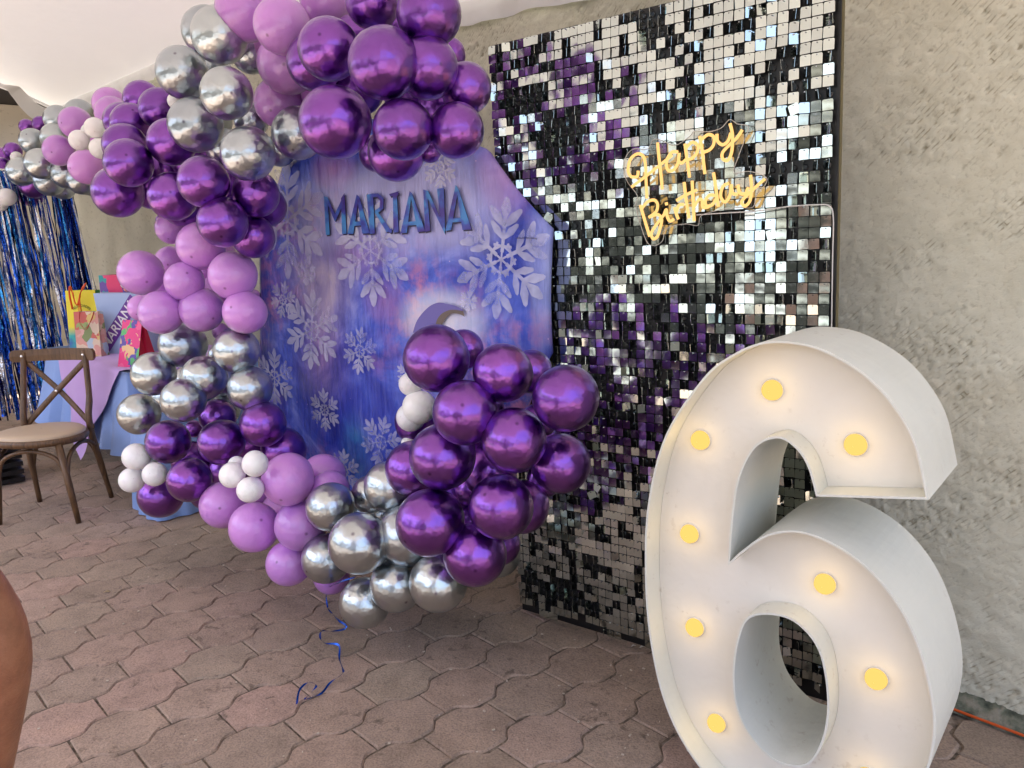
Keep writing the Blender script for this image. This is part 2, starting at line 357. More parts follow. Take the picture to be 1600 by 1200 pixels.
def plaster2():
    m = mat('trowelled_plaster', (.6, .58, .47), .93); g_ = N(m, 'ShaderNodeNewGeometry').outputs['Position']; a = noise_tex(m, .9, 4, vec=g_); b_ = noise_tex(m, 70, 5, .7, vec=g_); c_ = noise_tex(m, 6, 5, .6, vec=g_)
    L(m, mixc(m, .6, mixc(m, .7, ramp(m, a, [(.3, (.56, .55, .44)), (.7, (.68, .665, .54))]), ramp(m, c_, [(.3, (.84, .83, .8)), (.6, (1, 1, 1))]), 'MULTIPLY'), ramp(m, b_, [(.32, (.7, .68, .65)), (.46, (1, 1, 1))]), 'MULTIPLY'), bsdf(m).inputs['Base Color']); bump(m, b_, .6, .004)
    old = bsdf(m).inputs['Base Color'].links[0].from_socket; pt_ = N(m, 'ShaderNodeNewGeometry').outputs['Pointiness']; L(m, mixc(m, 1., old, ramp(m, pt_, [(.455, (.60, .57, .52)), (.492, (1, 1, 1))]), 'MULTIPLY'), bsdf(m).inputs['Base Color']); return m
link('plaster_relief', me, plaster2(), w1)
skirt = MB(); P0 = corner+WALL.n*.012; P1 = WALL.P+WALL.h*3.2+WALL.n*.012
seg = 60
for i in range(seg+1):
    p = P0.lerp(P1, i/seg); w = .035+.012*noise.noise(p*3.1); hh = .045+.02*noise.noise(p*2.3+Vector((5, 0, 0)))
    skirt.v += [tuple(p+Vector((0, 0, hh))), tuple(p+WALL.n*(w*.5)+Vector((0, 0, hh*.72))), tuple(p+WALL.n*(w+.03)+Vector((0, 0, .002)))]
    if i:
        q = 3*i; skirt.f += [(q-3, q, q+1, q-2), (q-2, q+1, q+2, q-1)]; skirt.sm += [True, True]
skirt.build('base_mortar', M['moss'], w1)
BN = Vector((-math.sin(YAWP), math.cos(YAWP), 0))*-1.   # back wall normal, faces the patio
bdir = -Vector((math.cos(YAWP), math.sin(YAWP), 0)); bn = Vector((math.sin(YAWP), -math.cos(YAWP), 0))
w2 = wall_box('back_wall', corner+bdir*6-bn*.002, -bdir, bn, 6, .2, 2.45, M['plaster'], label='smooth beige plaster end wall behind the tinsel curtain', cat='wall')
# dark lean-to roof and a pale house piece seen over the end wall
t = empty('neighbour_house', corner+bdir*3-bn*3.2); tag(t, 'beige neighbouring house with dark eaves seen over the end wall', 'house')
bb = MB(); c0 = corner+bdir*.6-bn*2.6; ax = (-bdir, bn, Vector((0, 0, 1)))
bb.box(c0+Vector((0, 0, 1.62)), (5.3, .3, 3.24), ax=ax); bb.build('wall', M['plaster'], t)
bb = MB(); bb.box(c0+bn*.45+Vector((0, 0, 4.1)), (7., 2.4, 1.7), ax=ax); bb.build('roof', mat('dark_roof_timber', (.018, .014, .012), .8), t)
bb = MB(); bb.box(c0+bdir*1.2+bn*1.68+Vector((0, 0, 3.32)), (.9, .06, .2), ax=ax); bb.build('red_fascia', mat('red_tile', (.32, .06, .03), .7), t)
# ------------------------------------------------------------------ tent roof
def eave_z(t): 
    return 2.455 if t < 2 else (2.455+.375*(t-2)/3.5 if t < 5.5 else min(2.87, 2.83+.015*(t-5.5)))
T0, T1 = -1.6, 8.87
tent = empty('party_tent', WALL.pt(-4, 0, 3)); tag(tent, 'white fabric party tent roof overhead with a hanging hem along the wall', 'tent')
bb = MB(); NU, NV = 46, 16; VW = 4.4
def roofp(u, v):
    tt = T0+(T1-T0)*u; off = .03+VW*v; rise = 1.05*(1-abs(v-.5)*2); sag = -.07*abs(math.sin(u*math.pi*4))*(1-abs(v-.5)*2)*0.5
    return WALL.pt(-tt, eave_z(tt)+rise+sag-.05*math.sin(v*math.pi*2)**2, off)
vv = [roofp(i/NU, j/NV) for i in range(NU+1) for j in range(NV+1)]
ff = [(i*(NV+1)+j, (i+1)*(NV+1)+j, (i+1)*(NV+1)+j+1, i*(NV+1)+j+1) for i in range(NU) for j in range(NV)]
bb.add(vv, ff, True); bb.build('roof_fabric', M['tent'], tent)
# hem along the wall, gently folded
bb = MB(); K = 260
for i in range(K+1):
    tt = T0+(T1-T0)*i/K; z = eave_z(tt); dr = .115+.02*math.sin(tt*2.1)+.012*math.sin(tt*9)
    f1 = .012*math.sin(tt*31+math.sin(tt*5)*2)+.01*math.sin(tt*12)
    for k, (dz, off) in enumerate(((.003, .03), (-.03, .05), (-dr*.55, .055+f1), (-dr, .04+f1))):
        bb.v.append(tuple(WALL.pt(-tt, z+dz, off)))
    if i:
        q = 4*i
        for k in range(3): bb.f.append((q-4+k, q+k, q+k+1, q-3+k)); bb.sm.append(True)
bb.build('hem', M['tent'], tent)
# far gable scallop and outer hem
bb = MB(); K = 60
for i in range(K+1):
    v = i/K; p = roofp(1, v); s = v*VW; sw = abs(math.sin(math.pi*(s/1.3)))
    dr = .03+.05*sw*min(1, s)
    bb.v += [tuple(p+Vector((0, 0, .002))), tuple(p-Vector((0, 0, dr*.5))+bdir*0+bn*.02), tuple(p-Vector((0, 0, dr)))]
    if i:
        q = 3*i; bb.f += [(q-3, q, q+1, q-2), (q-2, q+1, q+2, q-1)]; bb.sm += [True, True]
bb.build('end_hem', M['tent'], tent)
sc_ = crom([at(78, 172, 7.6), at(60, 163, 7.5), at(45, 150, 7.4), at(33, 138, 7.3), at(24, 134, 7.2), at(-30, 128, 7.2)], 6)
so_ = crom([at(76, 190, 7.62), at(52, 186, 7.52), at(32, 168, 7.42), at(18, 150, 7.32), at(4, 137, 7.22), at(-40, 132, 7.22)], 6)
bb = MB(); nn = len(sc_)
bb.add(sc_+so_, [(i, i+1, nn+i+1, nn+i) for i in range(nn-1)], True)
bb.build('corner_swag', M['tent'], tent)
for tt, off in ((7.9, 4.4), (-1.4, 4.4), (3.2, 4.4)):
    if off > 1: bb = MB(); p = WALL.pt(-tt, 0, off); bb.tube([p, p+Vector((0, 0, eave_z(tt)-.02))], .03, 10); bb.build('pole', mat('white_pole', (.7, .7, .7), .4), tent)
# ------------------------------------------------------------------ unseen hedge and trees, added as dark things for the mirrors to reflect
t = empty('reflected_hedge', WALL.pt(-3, 0, 10)); tag(t, 'unseen dark hedge added beyond the patio for the mirrors to reflect', 'hedge')
leafm = mat('hedge_leaf', (.032, .036, .020), .6)
bb = MB(); rr = random.Random(3)
for i in range(9000):
    tt = rr.uniform(-7, 13); y = rr.uniform(0, 1); off = 9.6+rr.uniform(-.35, .5); hgt = 1.75+.28*noise.noise(Vector((tt*.6, 0, 0)))+.16*noise.noise(Vector((tt*3, 1, 0)))
    p = WALL.pt(-tt, y*hgt, off); s = rr.uniform(.06, .13); a = Vector((rr.uniform(-1, 1), rr.uniform(-1, 1), rr.uniform(-1, 1))).normalized(); b2 = a.orthogonal().normalized(); c2 = a.cross(b2)
    bb.add([p-b2*s, p+c2*s*.5, p+b2*s, p-c2*s*.5], [(0, 1, 2, 3)])
o = bb.build('foliage', leafm, t); tag(o, kind='stuff')
bb = MB(); bb.box(WALL.pt(-3, .75, 10), (20, .5, 1.5), ax=(WALL.h, WALL.n, WALL.v)); bb.build('inner_branches', mat('hedge_dark', (.012, .014, .008), .9), t)
def bush_tree(tt, off, hgt, rad, label, seed):  # unseen tree, added to darken what the mirrors reflect
    rr = random.Random(seed); t = empty('reflected_tree', WALL.pt(-tt, 0, off)); tag(t, label, 'tree', 'unseen trees added for the reflections')
    bb = MB(); base = WALL.pt(-tt, 0, off); bb.tube([base, base+Vector((.05, 0, hgt*.5)), base+Vector((0, .1, hgt*.8))], [.13, .09, .04], 8); bb.build('trunk', M['wood'], t)
    bb = MB()
    for i in range(2600):
        d = Vector((rr.gauss(0, 1), rr.gauss(0, 1), rr.gauss(0, 1))).normalized(); q = d*(rad*rr.uniform(.45, 1))*(1+.35*noise.noise(d*2.2+Vector((seed, 0, 0))))
        p = base+Vector((0, 0, hgt*.78))+Vector((q.x, q.y, q.z*.8)); s = rr.uniform(.06, .12); a = Vector((rr.uniform(-1, 1), rr.uniform(-1, 1), rr.uniform(-1, 1))).normalized(); b2 = a.orthogonal().normalized(); c2 = a.cross(b2)
        bb.add([p-b2*s, p+c2*s*.5, p+b2*s, p-c2*s*.5], [(0, 1, 2, 3)])
    bb.build('crown', leafm, t)
bush_tree(-1.5, 12, 4.2, 1.3, 'unseen round tree added for reflections behind the hedge, nearest the camera side', 5)
bush_tree(4.5, 13, 4.6, 1.5, 'unseen broad tree added for reflections behind the middle of the hedge', 6)
bush_tree(9.5, 12, 3.6, 1.1, 'unseen small tree added for reflections behind the far end of the hedge', 8)
# ------------------------------------------------------------------ sequin panel
PY, TAU, PHI = -.6578, .0229, -.0174
h0 = Vector((math.cos(PY), math.sin(PY), 0)); n0 = Vector((math.sin(PY), -math.cos(PY), 0)); zz = Vector((0, 0, 1))
v1 = zz*math.cos(PHI)-n0*math.sin(PHI)
ph = h0*math.cos(TAU)+v1*math.sin(TAU); pvv = v1*math.cos(TAU)-h0*math.sin(TAU); pn = ph.cross(pvv)
if pn.dot(n0) < 0: pn = -pn
PORG = Vector((.0089, 2.8664, .012)); NC, NR, TP = 38, 69, .0301
def pp(a, b_, off=0.): return PORG+ph*a+pvv*b_+pn*off
panel = empty('sequin_panel', PORG+ph*.57); tag(panel, 'tall black wall panel covered in hanging square mirror sequins, beside the wall', 'sequin wall')
bb = MB(); bb.box(pp(NC*TP/2+.004, NR*TP/2, -.024), (NC*TP+.012, .012, NR*TP+.01), ax=(ph, pn, pvv)); bb.build('backing_board', M['black'], panel)
bb = MB(); bb.box(pp(NC*TP+.0085, NR*TP/2, -.034), (.005, .022, NR*TP+.01), ax=(ph, pn, pvv)); bb.build('side_batten', mat('olive_batten', (.13, .11, .05), .6), panel)
bb = MB()
for a in (.08, NC*TP-.08):
    q = pp(a, 1.4, -.035); bb.tube([q, Vector((q.x, q.y, 0))-n0*.20], .012, 8)
bb.build('rear_strut', M['black'], panel)
kn = MB(); hk = MB(); tiles = []
# darker drifts where more sequins have turned edge-on: centre column/row, spread, strength
DRIFT = [(5, 3.5, 6, 3.2, .75), (12, 8, 3, 2, .5), (11, 15.5, 4.5, 1.6, .7), (6, 26, 4, 3, .5), (12, 30, 2.5, 3, .55), (18, 31, 3, 1.3, .5), (5, 36, 3.5, 3, .45), (9, 57, 3.5, 2, .6), (3, 62, 2.5, 2.2, .5),
 (17, 61, 2, 2, .5), (19, 66, 2, 2, .5), (24, 61, 1.2, 3, .5), (29, 45, 4, 3, .3), (34, 52, 3, 2.4, .5), (20, 38, 4, 2, .35), (8, 11.5, 5, 1.8, -.9), (14, 12.5, 4, 2, -.8), (15, 3, 3, 2, -.3), (22, 50, 4, 4, -.4), (12, 64, 4, 2, -.3), (18, 24, 4, 1.5, -.5), (24, 27, 5, 2, -.6), (36.6, 40, .6, 40, -.9), (.3, 30, .5, 40, -.5)]
coly = [random.Random(100+c).random() for c in range(NC)]
rt = random.Random(11)
for c in range(NC):
    for r in range(NR):
        ca, cb = (c+.5)*TP, (r+.5)*TP
        q = Vector((c*.21, r*.23, 3.3)); nz = noise.noise(q)+.45*noise.noise(q*2.9+Vector((7, 3, 1)))
        # loose bottom edge
        if r == 0 and rt.random() < .55: continue
        if r == 1 and rt.random() < .2: continue
        nz += sum(w_*math.exp(-((c-a_)/sx_)**2-((r-b_)/sy_)**2) for a_, b_, sx_, sy_, w_ in DRIFT)
        bulge = .006*noise.noise(Vector((c*.25, r*.22, 9)))
        k = 7; cen = pp(ca, cb-.003, -.015)
        kn.add([cen+ph*(.0085*math.cos(2*math.pi*i/k))+pvv*(.0085*math.sin(2*math.pi*i/k)) for i in range(k)]+[cen+pn*.003+ph*(.006*math.cos(2*math.pi*i/k))+pvv*(.006*math.sin(2*math.pi*i/k)) for i in range(k)],
               [tuple(range(k, 2*k))]+[(i, (i+1) % k, k+(i+1) % k, k+i) for i in range(k)])
        hc = pp(ca, cb+.0105, 0)
        hk.add([hc+ph*(.0014*dx)+pvv*(.0014*dy)+pn*o_ for o_ in (-.018, .0035) for dx, dy in ((-1, -1), (1, -1), (1, 1), (-1, 1))],
               [(4, 5, 6, 7), (0, 1, 5, 4), (1, 2, 6, 5), (2, 3, 7, 6), (3, 0, 4, 7)])
        u = rt.random(); lean = 1.0
        if nz+(rt.random()-.5)*.62 > .49: yawt = R(rt.uniform(74, 88))*(1 if rt.random() < .5 else -1)
        elif coly[c] < .42 and c > 13 and 18 < r and u < .36: yawt = R(rt.uniform(-56, -36)) if coly[c] < .3 else R(rt.uniform(32, 52))
        elif u < .15: yawt = R(rt.uniform(-62, -38))
        elif u < .22: yawt = R(rt.uniform(30, 60))
        else: yawt = R(rt.gauss(0, 5.5))
        pit = R(rt.gauss(-.5-4.2*max(0, min(1, (r-36)/22))*(1-.4*c/NC), 2.4)+5.5*noise.noise(Vector((c*.21, r*.17, 40)))); rol = R(rt.gauss(0, 1.1) if rt.random() > .01 else rt.uniform(-35, 35))
        tiles.append((pp(ca, cb, bulge), yawt, pit, rol, c, r))
kn_o = kn.build('disc_grid', M['knob'], panel); tag(kn_o, kind='stuff'); hk_o = hk.build('hook_pins', M['hook'], panel); tag(hk_o, kind='stuff')
s, cz = .0140, .0026; tv = [(-s, -s), (s, -s), (s, s-cz), (s-cz, s), (-s+cz, s), (-s, s-cz)]
TV = [(x, -.00035, y) for x, y in tv]+[(x, .00035, y) for x, y in tv]
TF = [(0, 1, 2, 3, 4, 5), (11, 10, 9, 8, 7, 6)]+[(i, 6+i, 6+(i+1) % 6, (i+1) % 6) for i in range(6)]
tile_me = bpy.data.meshes.new('sequin'); tile_me.from_pydata(TV, [], TF); tile_me.materials.append(M['mirror'])
BASE = Matrix((( ph.x, -pn.x, pvv.x), (ph.y, -pn.y, pvv.y), (ph.z, -pn.z, pvv.z)))
def tmat(p, y, pi_, ro):
    R3 = BASE @ Matrix.Rotation(y, 3, 'Z') @ Matrix.Rotation(pi_, 3, 'X') @ Matrix.Rotation(ro, 3, 'Y')
    piv = Vector((0, 0, .0105)); off = BASE @ piv - R3 @ piv
    return Matrix.Translation(p+off) @ R3.to_4x4()
def tkey(tl):
    px, py, z = proj(tl[0]); vis = -10 < py and px < 1312 and not (px > 1030 and py > 560) and abs(tl[1]) < 1.1
    return (0 if vis else 1, z)
tiles.sort(key=tkey); rest = MB()
pinv = panel.matrix_basis.inverted()
panel_inv = Matrix.Translation(panel.location).inverted()
for i, (p, y, pi_, ro, c, r) in enumerate(tiles):
    mw = tmat(p, y, pi_, ro)
    if i < 299:
        o = bpy.data.objects.new('sequin', tile_me); C.objects.link(o); o.parent = panel; o.matrix_basis = panel_inv @ mw
    else: rest.add([mw @ Vector(v) for v in TV], TF)
o = rest.build('sequin_field', M['mirror'], panel); tag(o, kind='stuff')
# ------------------------------------------------------------------ neon sign
def neon_pt(x, y, off=.034):
    X, Y = 960+x/4.444, 180+y/4.444; r = ray(X, Y); t_ = (PORG+pn*off-EYE).dot(pn)/r.dot(pn); return EYE+r*t_
neon = empty('neon_sign', neon_pt(500, 480, 0)); tag(neon, 'glowing warm yellow neon script sign reading Happy Birthday, hung on the sequin panel', 'neon sign')
STR = {'happy': [
 [(165, 385), (158, 425), (115, 425), (95, 380), (112, 305), (160, 268), (200, 285), (215, 340), (220, 460), (226, 578)],
 [(120, 498), (220, 422), (330, 335), (400, 278)], [(300, 190), (310, 300), (322, 400), (332, 515)],
 [(440, 255), (398, 258), (365, 310), (366, 372), (402, 385), (438, 340), (450, 275)], [(450, 262), (446, 315), (468, 332), (495, 308)],
 [(490, 198), (502, 290), (522, 432)], [(500, 225), (540, 188), (580, 212), (572, 262), (540, 298), (508, 308)],
 [(592, 145), (610, 255), (628, 408)], [(602, 172), (650, 135), (690, 152), (688, 205), (660, 240), (622, 256)],
 [(712, 130), (716, 178), (750, 205), (788, 180), (808, 122)], [(803, 58), (820, 140), (815, 250), (788, 312), (752, 302), (752, 258), (805, 200), (848, 160), (888, 102)]],
 'birthday': [
 [(180, 625), (208, 720), (245, 842)], [(188, 650), (232, 600), (278, 590), (300, 622), (288, 672), (240, 708)],
 [(240, 708), (300, 690), (328, 722), (318, 782), (298, 842), (268, 858), (258, 815), (300, 748), (345, 690)],
 [(345, 690), (360, 655), (366, 700), (385, 735), (412, 722)], [(360, 605), (363, 625)],
 [(418, 640), (430, 685), (444, 722)], [(432, 672), (448, 625), (482, 620)],
 [(484, 465), (500, 600), (518, 715)], [(432, 592), (500, 552), (572, 520)],
 [(540, 455), (547, 600), (554, 735)], [(552, 640), (582, 590), (608, 590), (615, 640), (655, 635)],
 [(705, 560), (662, 555), (632, 592), (640, 630), (680, 620), (710, 575)], [(688, 398), (705, 510), (722, 635)],
 [(792, 472), (752, 498), (738, 565), (768, 602), (800, 562), (812, 490)], [(812, 480), (820, 540), (855, 550)],
 [(858, 482), (868, 535), (908, 545), (930, 500)], [(945, 415), (952, 500), (942, 590), (908, 630), (884, 602), (920, 556), (1000, 482), (1045, 442)]]}
for w_, strokes in STR.items():
    bb = MB()
    for st in strokes:
        cv = crom([neon_pt(x, y) for x, y in st], 7) if len(st) > 2 else [neon_pt(x, y) for x, y in st]
        bb.tube(cv, .0047, 8)
    o = bb.build('neon_word', M['neon'], neon); o['label'] = 'neon tube lettering reading %s' % w_.capitalize()
pl = [(95, 470), (70, 400), (75, 300), (130, 235), (230, 235), (270, 170), (330, 175), (420, 210), (520, 150), (560, 110), (650, 115), (740, 90), (800, 30), (850, 60), (930, 80), (900, 180), (860, 290), (830, 400), (930, 390), (1040, 420), (1055, 470), (985, 560), (960, 640), (850, 640), (700, 665), (600, 700), (580, 765), (500, 755), (400, 770), (350, 800), (335, 870), (280, 905), (220, 870), (150, 640), (160, 560)]
o2 = crom([(x, y, 0) for x, y in pl], 4, True); bb = MB(); K = len(o2)
bb.add([neon_pt(q.x, q.y, .028) for q in o2]+[neon_pt(q.x, q.y, .024) for q in o2], [tuple(range(K)), tuple(range(2*K-1, K-1, -1))]+[(i, (i+1) % K, K+(i+1) % K, K+i) for i in range(K)])
ap = bb.build('acrylic_plate', M['acrylic'], neon)
bb = MB(); bb.tube([neon_pt(q.x, q.y, .026) for q in o2]+[neon_pt(o2[0].x, o2[0].y, .026)], .0012, 5); bb.build('polished_edge', mat('acrylic_edge', (.62, .60, .56), .2), ap)
def pan_px(X, Y, off): return neon_pt((X-960)*4.444, (Y-180)*4.444, off)
bb = MB(); bb.tube(crom([pan_px(1088, 336, .045), pan_px(1130, 333, .04), pan_px(1180, 330, .035), pan_px(1230, 323, .035), pan_px(1275, 320, .03), pan_px(1296, 322, .025), pan_px(1302, 340, .02), pan_px(1301, 400, .018), pan_px(1300, 460, .016), pan_px(1299, 520, .012), pan_px(1294, 640, .012), pan_px(1290, 800, .012)], 6), .0017, 6)
bb.build('power_cord', M['cable'], neon)
# ------------------------------------------------------------------ numeral six
YS = -.68; S6 = Plane((.56285, 1.7558, 1.2), YS); DEP = .30; REC = .07
outline = [((0, 0), 0), ((-.07, -.034), 0), ((-.14, -.095), 0), ((-.237, -.248), 0), ((-.284, -.43), 0), ((-.293, -.601), 0), ((-.28, -.79), 0), ((-.237, -.967), 0), ((-.165, -1.09), 0), ((-.06, -1.172), 0), ((.07, -1.2), 0), ((.2, -1.172), 0), ((.31, -1.085), 0), ((.383, -.95), 0), ((.405, -.815), 0), ((.385, -.689), 0), ((.338, -.572), 0), ((.27, -.489), 0), ((.188, -.44), 0), ((.103, -.424), 0), ((.03, -.448), 0), ((-.03, -.502), 0), ((-.061, -.539), 1), ((-.055, -.42), 0), ((-.042, -.325), 0), ((-.007, -.246), 0), ((.044, -.216), 0), ((.085, -.233), 0), ((.114, -.272), 0), ((.135, -.336), 1), ((.359, -.3), 1), ((.328, -.185), 0), ((.28, -.107), 0), ((.22, -.05), 0), ((.14, -.008), 0), ((.07, .006), 0)]
hole = [(.037, -.648), (-.012, -.676), (-.033, -.74), (-.041, -.82), (-.034, -.9), (-.006, -.965), (.05, -1.012), (.105, -1.015), (.15, -.985), (.178, -.9), (.18, -.8), (.155, -.698), (.1, -.648)]
def corner_spline(pts, n=6):
    N_ = len(pts); cs = [i for i, p in enumerate(pts) if p[1]]; out = []
    if not cs: return [(q.x, q.y) for q in crom([(p[0][0], p[0][1], 0) for p in pts], n, True)]
    for k, s_ in enumerate(cs):
        e = cs[(k+1) % len(cs)]; idx = []; i = s_
        while True:
            idx.append(i)
            if i == e and len(idx) > 1: break
            i = (i+1) % N_
        seg_ = crom([(pts[j][0][0], pts[j][0][1], 0) for j in idx], n); out += [(q.x, q.y) for q in seg_[:-1]]
    return out
OUT = corner_spline(outline); HOL = [(q.x, q.y) for q in crom([(x, y, 0) for x, y in hole], 6, True)]
def area(P): return sum(P[i][0]*P[(i+1) % len(P)][1]-P[(i+1) % len(P)][0]*P[i][1] for i in range(len(P)))/2
def inset(P, d):
    s_ = 1 if area(P) > 0 else -1; out = []
    for i in range(len(P)):
        a, b_, c_ = Vector(P[i-1]), Vector(P[i]), Vector(P[(i+1) % len(P)])
        e1 = (b_-a); e2 = (c_-b_); e1.normalize() if e1.length else 0; e2.normalize() if e2.length else 0
        m1 = Vector((-e1.y, e1.x))*s_; m2 = Vector((-e2.y, e2.x))*s_; mm = (m1+m2)
        if mm.length < 1e-6: mm = m1
        mm.normalize(); k = 1/max(.45, mm.dot(m1)); q = b_+mm*(d*k); out.append((q.x, q.y))
    return out
six = empty('marquee_numeral', S6.pt(.05, -1.2, -.15)); tag(six, 'big white light up marquee numeral 6 with warm bulbs standing at the right', 'light up number')
TH = .005
def rim(P, out_sign, name, lab):
    P2 = inset(P, TH*out_sign); K = len(P); bb = MB()
    rings = [[S6.pt(a, b_, 0) for a, b_ in P], [S6.pt(a, b_, 0) for a, b_ in P2], [S6.pt(a, b_, -DEP) for a, b_ in P2], [S6.pt(a, b_, -DEP) for a, b_ in P]]
    vv = [q for rg in rings for q in rg]; ff = []
    for k in range(4):
        k2 = (k+1) % 4
        for i in range(K):
            j = (i+1) % K; ff.append((k*K+i, k*K+j, k2*K+j, k2*K+i))
    bb.add(vv, ff, False); o = bb.build(name, M['return'], six)
    if lab: o['label'] = lab
    return o
rim(OUT, 1, 'outer_rim', 'deep white outer side band'); rim(HOL, -1, 'hole_rim', 'white band lining the hole')
def plate(P, Hh, off, name, m, thick=.004):
    bm = bmesh.new(); Pi = inset(P, TH+.0005); Hi = inset(Hh, -(TH+.0005))
    for L_ in (Pi, Hi):
        vs_ = [bm.verts.new(S6.pt(a, b_, off)) for a, b_ in L_]
        for i in range(len(vs_)): bm.edges.new((vs_[i], vs_[(i+1) % len(vs_)]))
    bmesh.ops.triangle_fill(bm, use_beauty=True, use_dissolve=False, edges=bm.edges[:])
    me = bpy.data.meshes.new(name); bm.to_mesh(me); bm.free(); return link(name, me, m, six)
plate(OUT, HOL, -REC, 'face_plate', M['face']); plate(OUT, HOL, -DEP+.004, 'back_plate', M['return'])
for x, y in [(1208, 609), (1096, 687), (1338, 694), (1079, 833), (1290, 911), (1087, 979), (1370, 1059), (1121, 1128), (1357, 1213)]:
    a, b_ = S6.ab(x, y, -REC)
    P = S6.pt(a, b_, -REC+.0005); Mx = Matrix.Translation(P) @ Matrix.Rotation(YS, 4, 'Z') @ Matrix.Rotation(R(90), 4, 'X')
    bb = MB(); r_ = .0245
    bb.lathe([(r_, 0), (r_, .006), (r_*.93, .014), (r_*.72, .021), (r_*.38, .025), (.0005, .026)], 24, Mx); o = bb.build('bulb', M['bulb'], six)
    bb = MB(); bb.lathe([(r_*1.04, 0), (r_*1.04, .002), (r_*.99, .003)], 24, Mx); bb.build('bulb_socket', M['face'], o)
    ld = bpy.data.lights.new('bulb_light', 'POINT'); ld.energy = .022; ld.color = (1, .66, .22); ld.shadow_soft_size = .02; lo = bpy.data.objects.new('bulb_light', ld); C.objects.link(lo); lo.location = S6.pt(a, b_, -REC+.045); lo.parent = six; lo.matrix_parent_inverse = six.matrix_basis.inverted()
bb = MB(); a0 = S6.pt(.15, -.99, -.2); bb.tube([S6.pt(.13, -.93, -.27), S6.pt(.18, -.90, -.2), S6.pt(.185, -.89, -.1)], .0015, 5); bb.build('wiring', M['cable'], six)
# ------------------------------------------------------------------ backdrop
BD = Plane((.131, 2.66, 1.25), -.60)
drop = empty('party_backdrop', BD.pt(-.75, -1.25, -.1)); tag(drop, 'blue and purple snowflake backdrop on a frame with the name MARIANA', 'backdrop')
bpx = [(757, 232), (858, 355), (857, 555), (815, 655), (720, 745), (600, 800), (500, 790), (430, 725), (401, 620), (401, 370), (437, 262), (520, 190), (640, 172)]
BAB = [BD.ab(x, y) for x, y in bpx]
ca_, cb_ = sum(p[0] for p in BAB)/len(BAB), sum(p[1] for p in BAB)/len(BAB)
# cloth surface: rings from centre, small relief
def subd(P, k):
    out = []
    for i in range(len(P)):
        a, b_ = P[i], P[(i+1) % len(P)]
        for j in range(k):
            t_ = j/k; sagp = .035*math.sin(math.pi*t_)*.35; x_, y_ = a[0]+(b_[0]-a[0])*t_, a[1]+(b_[1]-a[1])*t_
            x_ += (ca_-x_)*sagp; y_ += (cb_-y_)*sagp; out.append((x_, y_))
    return out
ED = subd(BAB, 8); K = len(ED); rings_n = 26; bb = MB(); vv = [BD.pt(ca_, cb_, 0)]
def relief(a, b_):
    # tension folds running down from the top right corner
    A0 = BAB[0]; dx, dy = a-A0[0], A0[1]-b_; an = math.atan2(dx, max(1e-4, dy)); rad = math.hypot(dx, dy)
    f = .009*math.sin(an*34+1)*min(1, rad*3)*math.exp(-((an-.35)/.5)**2)
    return f+.004*noise.noise(Vector((a*3, b_*3, 2)))
for rg in range(1, rings_n+1):
    f_ = rg/rings_n
    for a, b_ in ED:
        x_, y_ = ca_+(a-ca_)*f_, cb_+(b_-cb_)*f_; vv.append(BD.pt(x_, y_, relief(x_, y_) if rg < rings_n else -.012))
ff = [(0, 1+i, 1+(i+1) % K) for i in range(K)]
for rg in range(rings_n-1):
    for i in range(K): j = (i+1) % K; ff.append((1+rg*K+i, 1+(rg+1)*K+i, 1+(rg+1)*K+j, 1+rg*K+j))
vv += [BD.pt(ca_+(a-ca_)*.985, cb_+(b_-cb_)*.985, -.05) for a, b_ in ED]
for i in range(K): j = (i+1) % K; ff.append((1+(rings_n-1)*K+i, 1+rings_n*K+i, 1+rings_n*K+j, 1+(rings_n-1)*K+j))
bb.add(vv, ff, True)
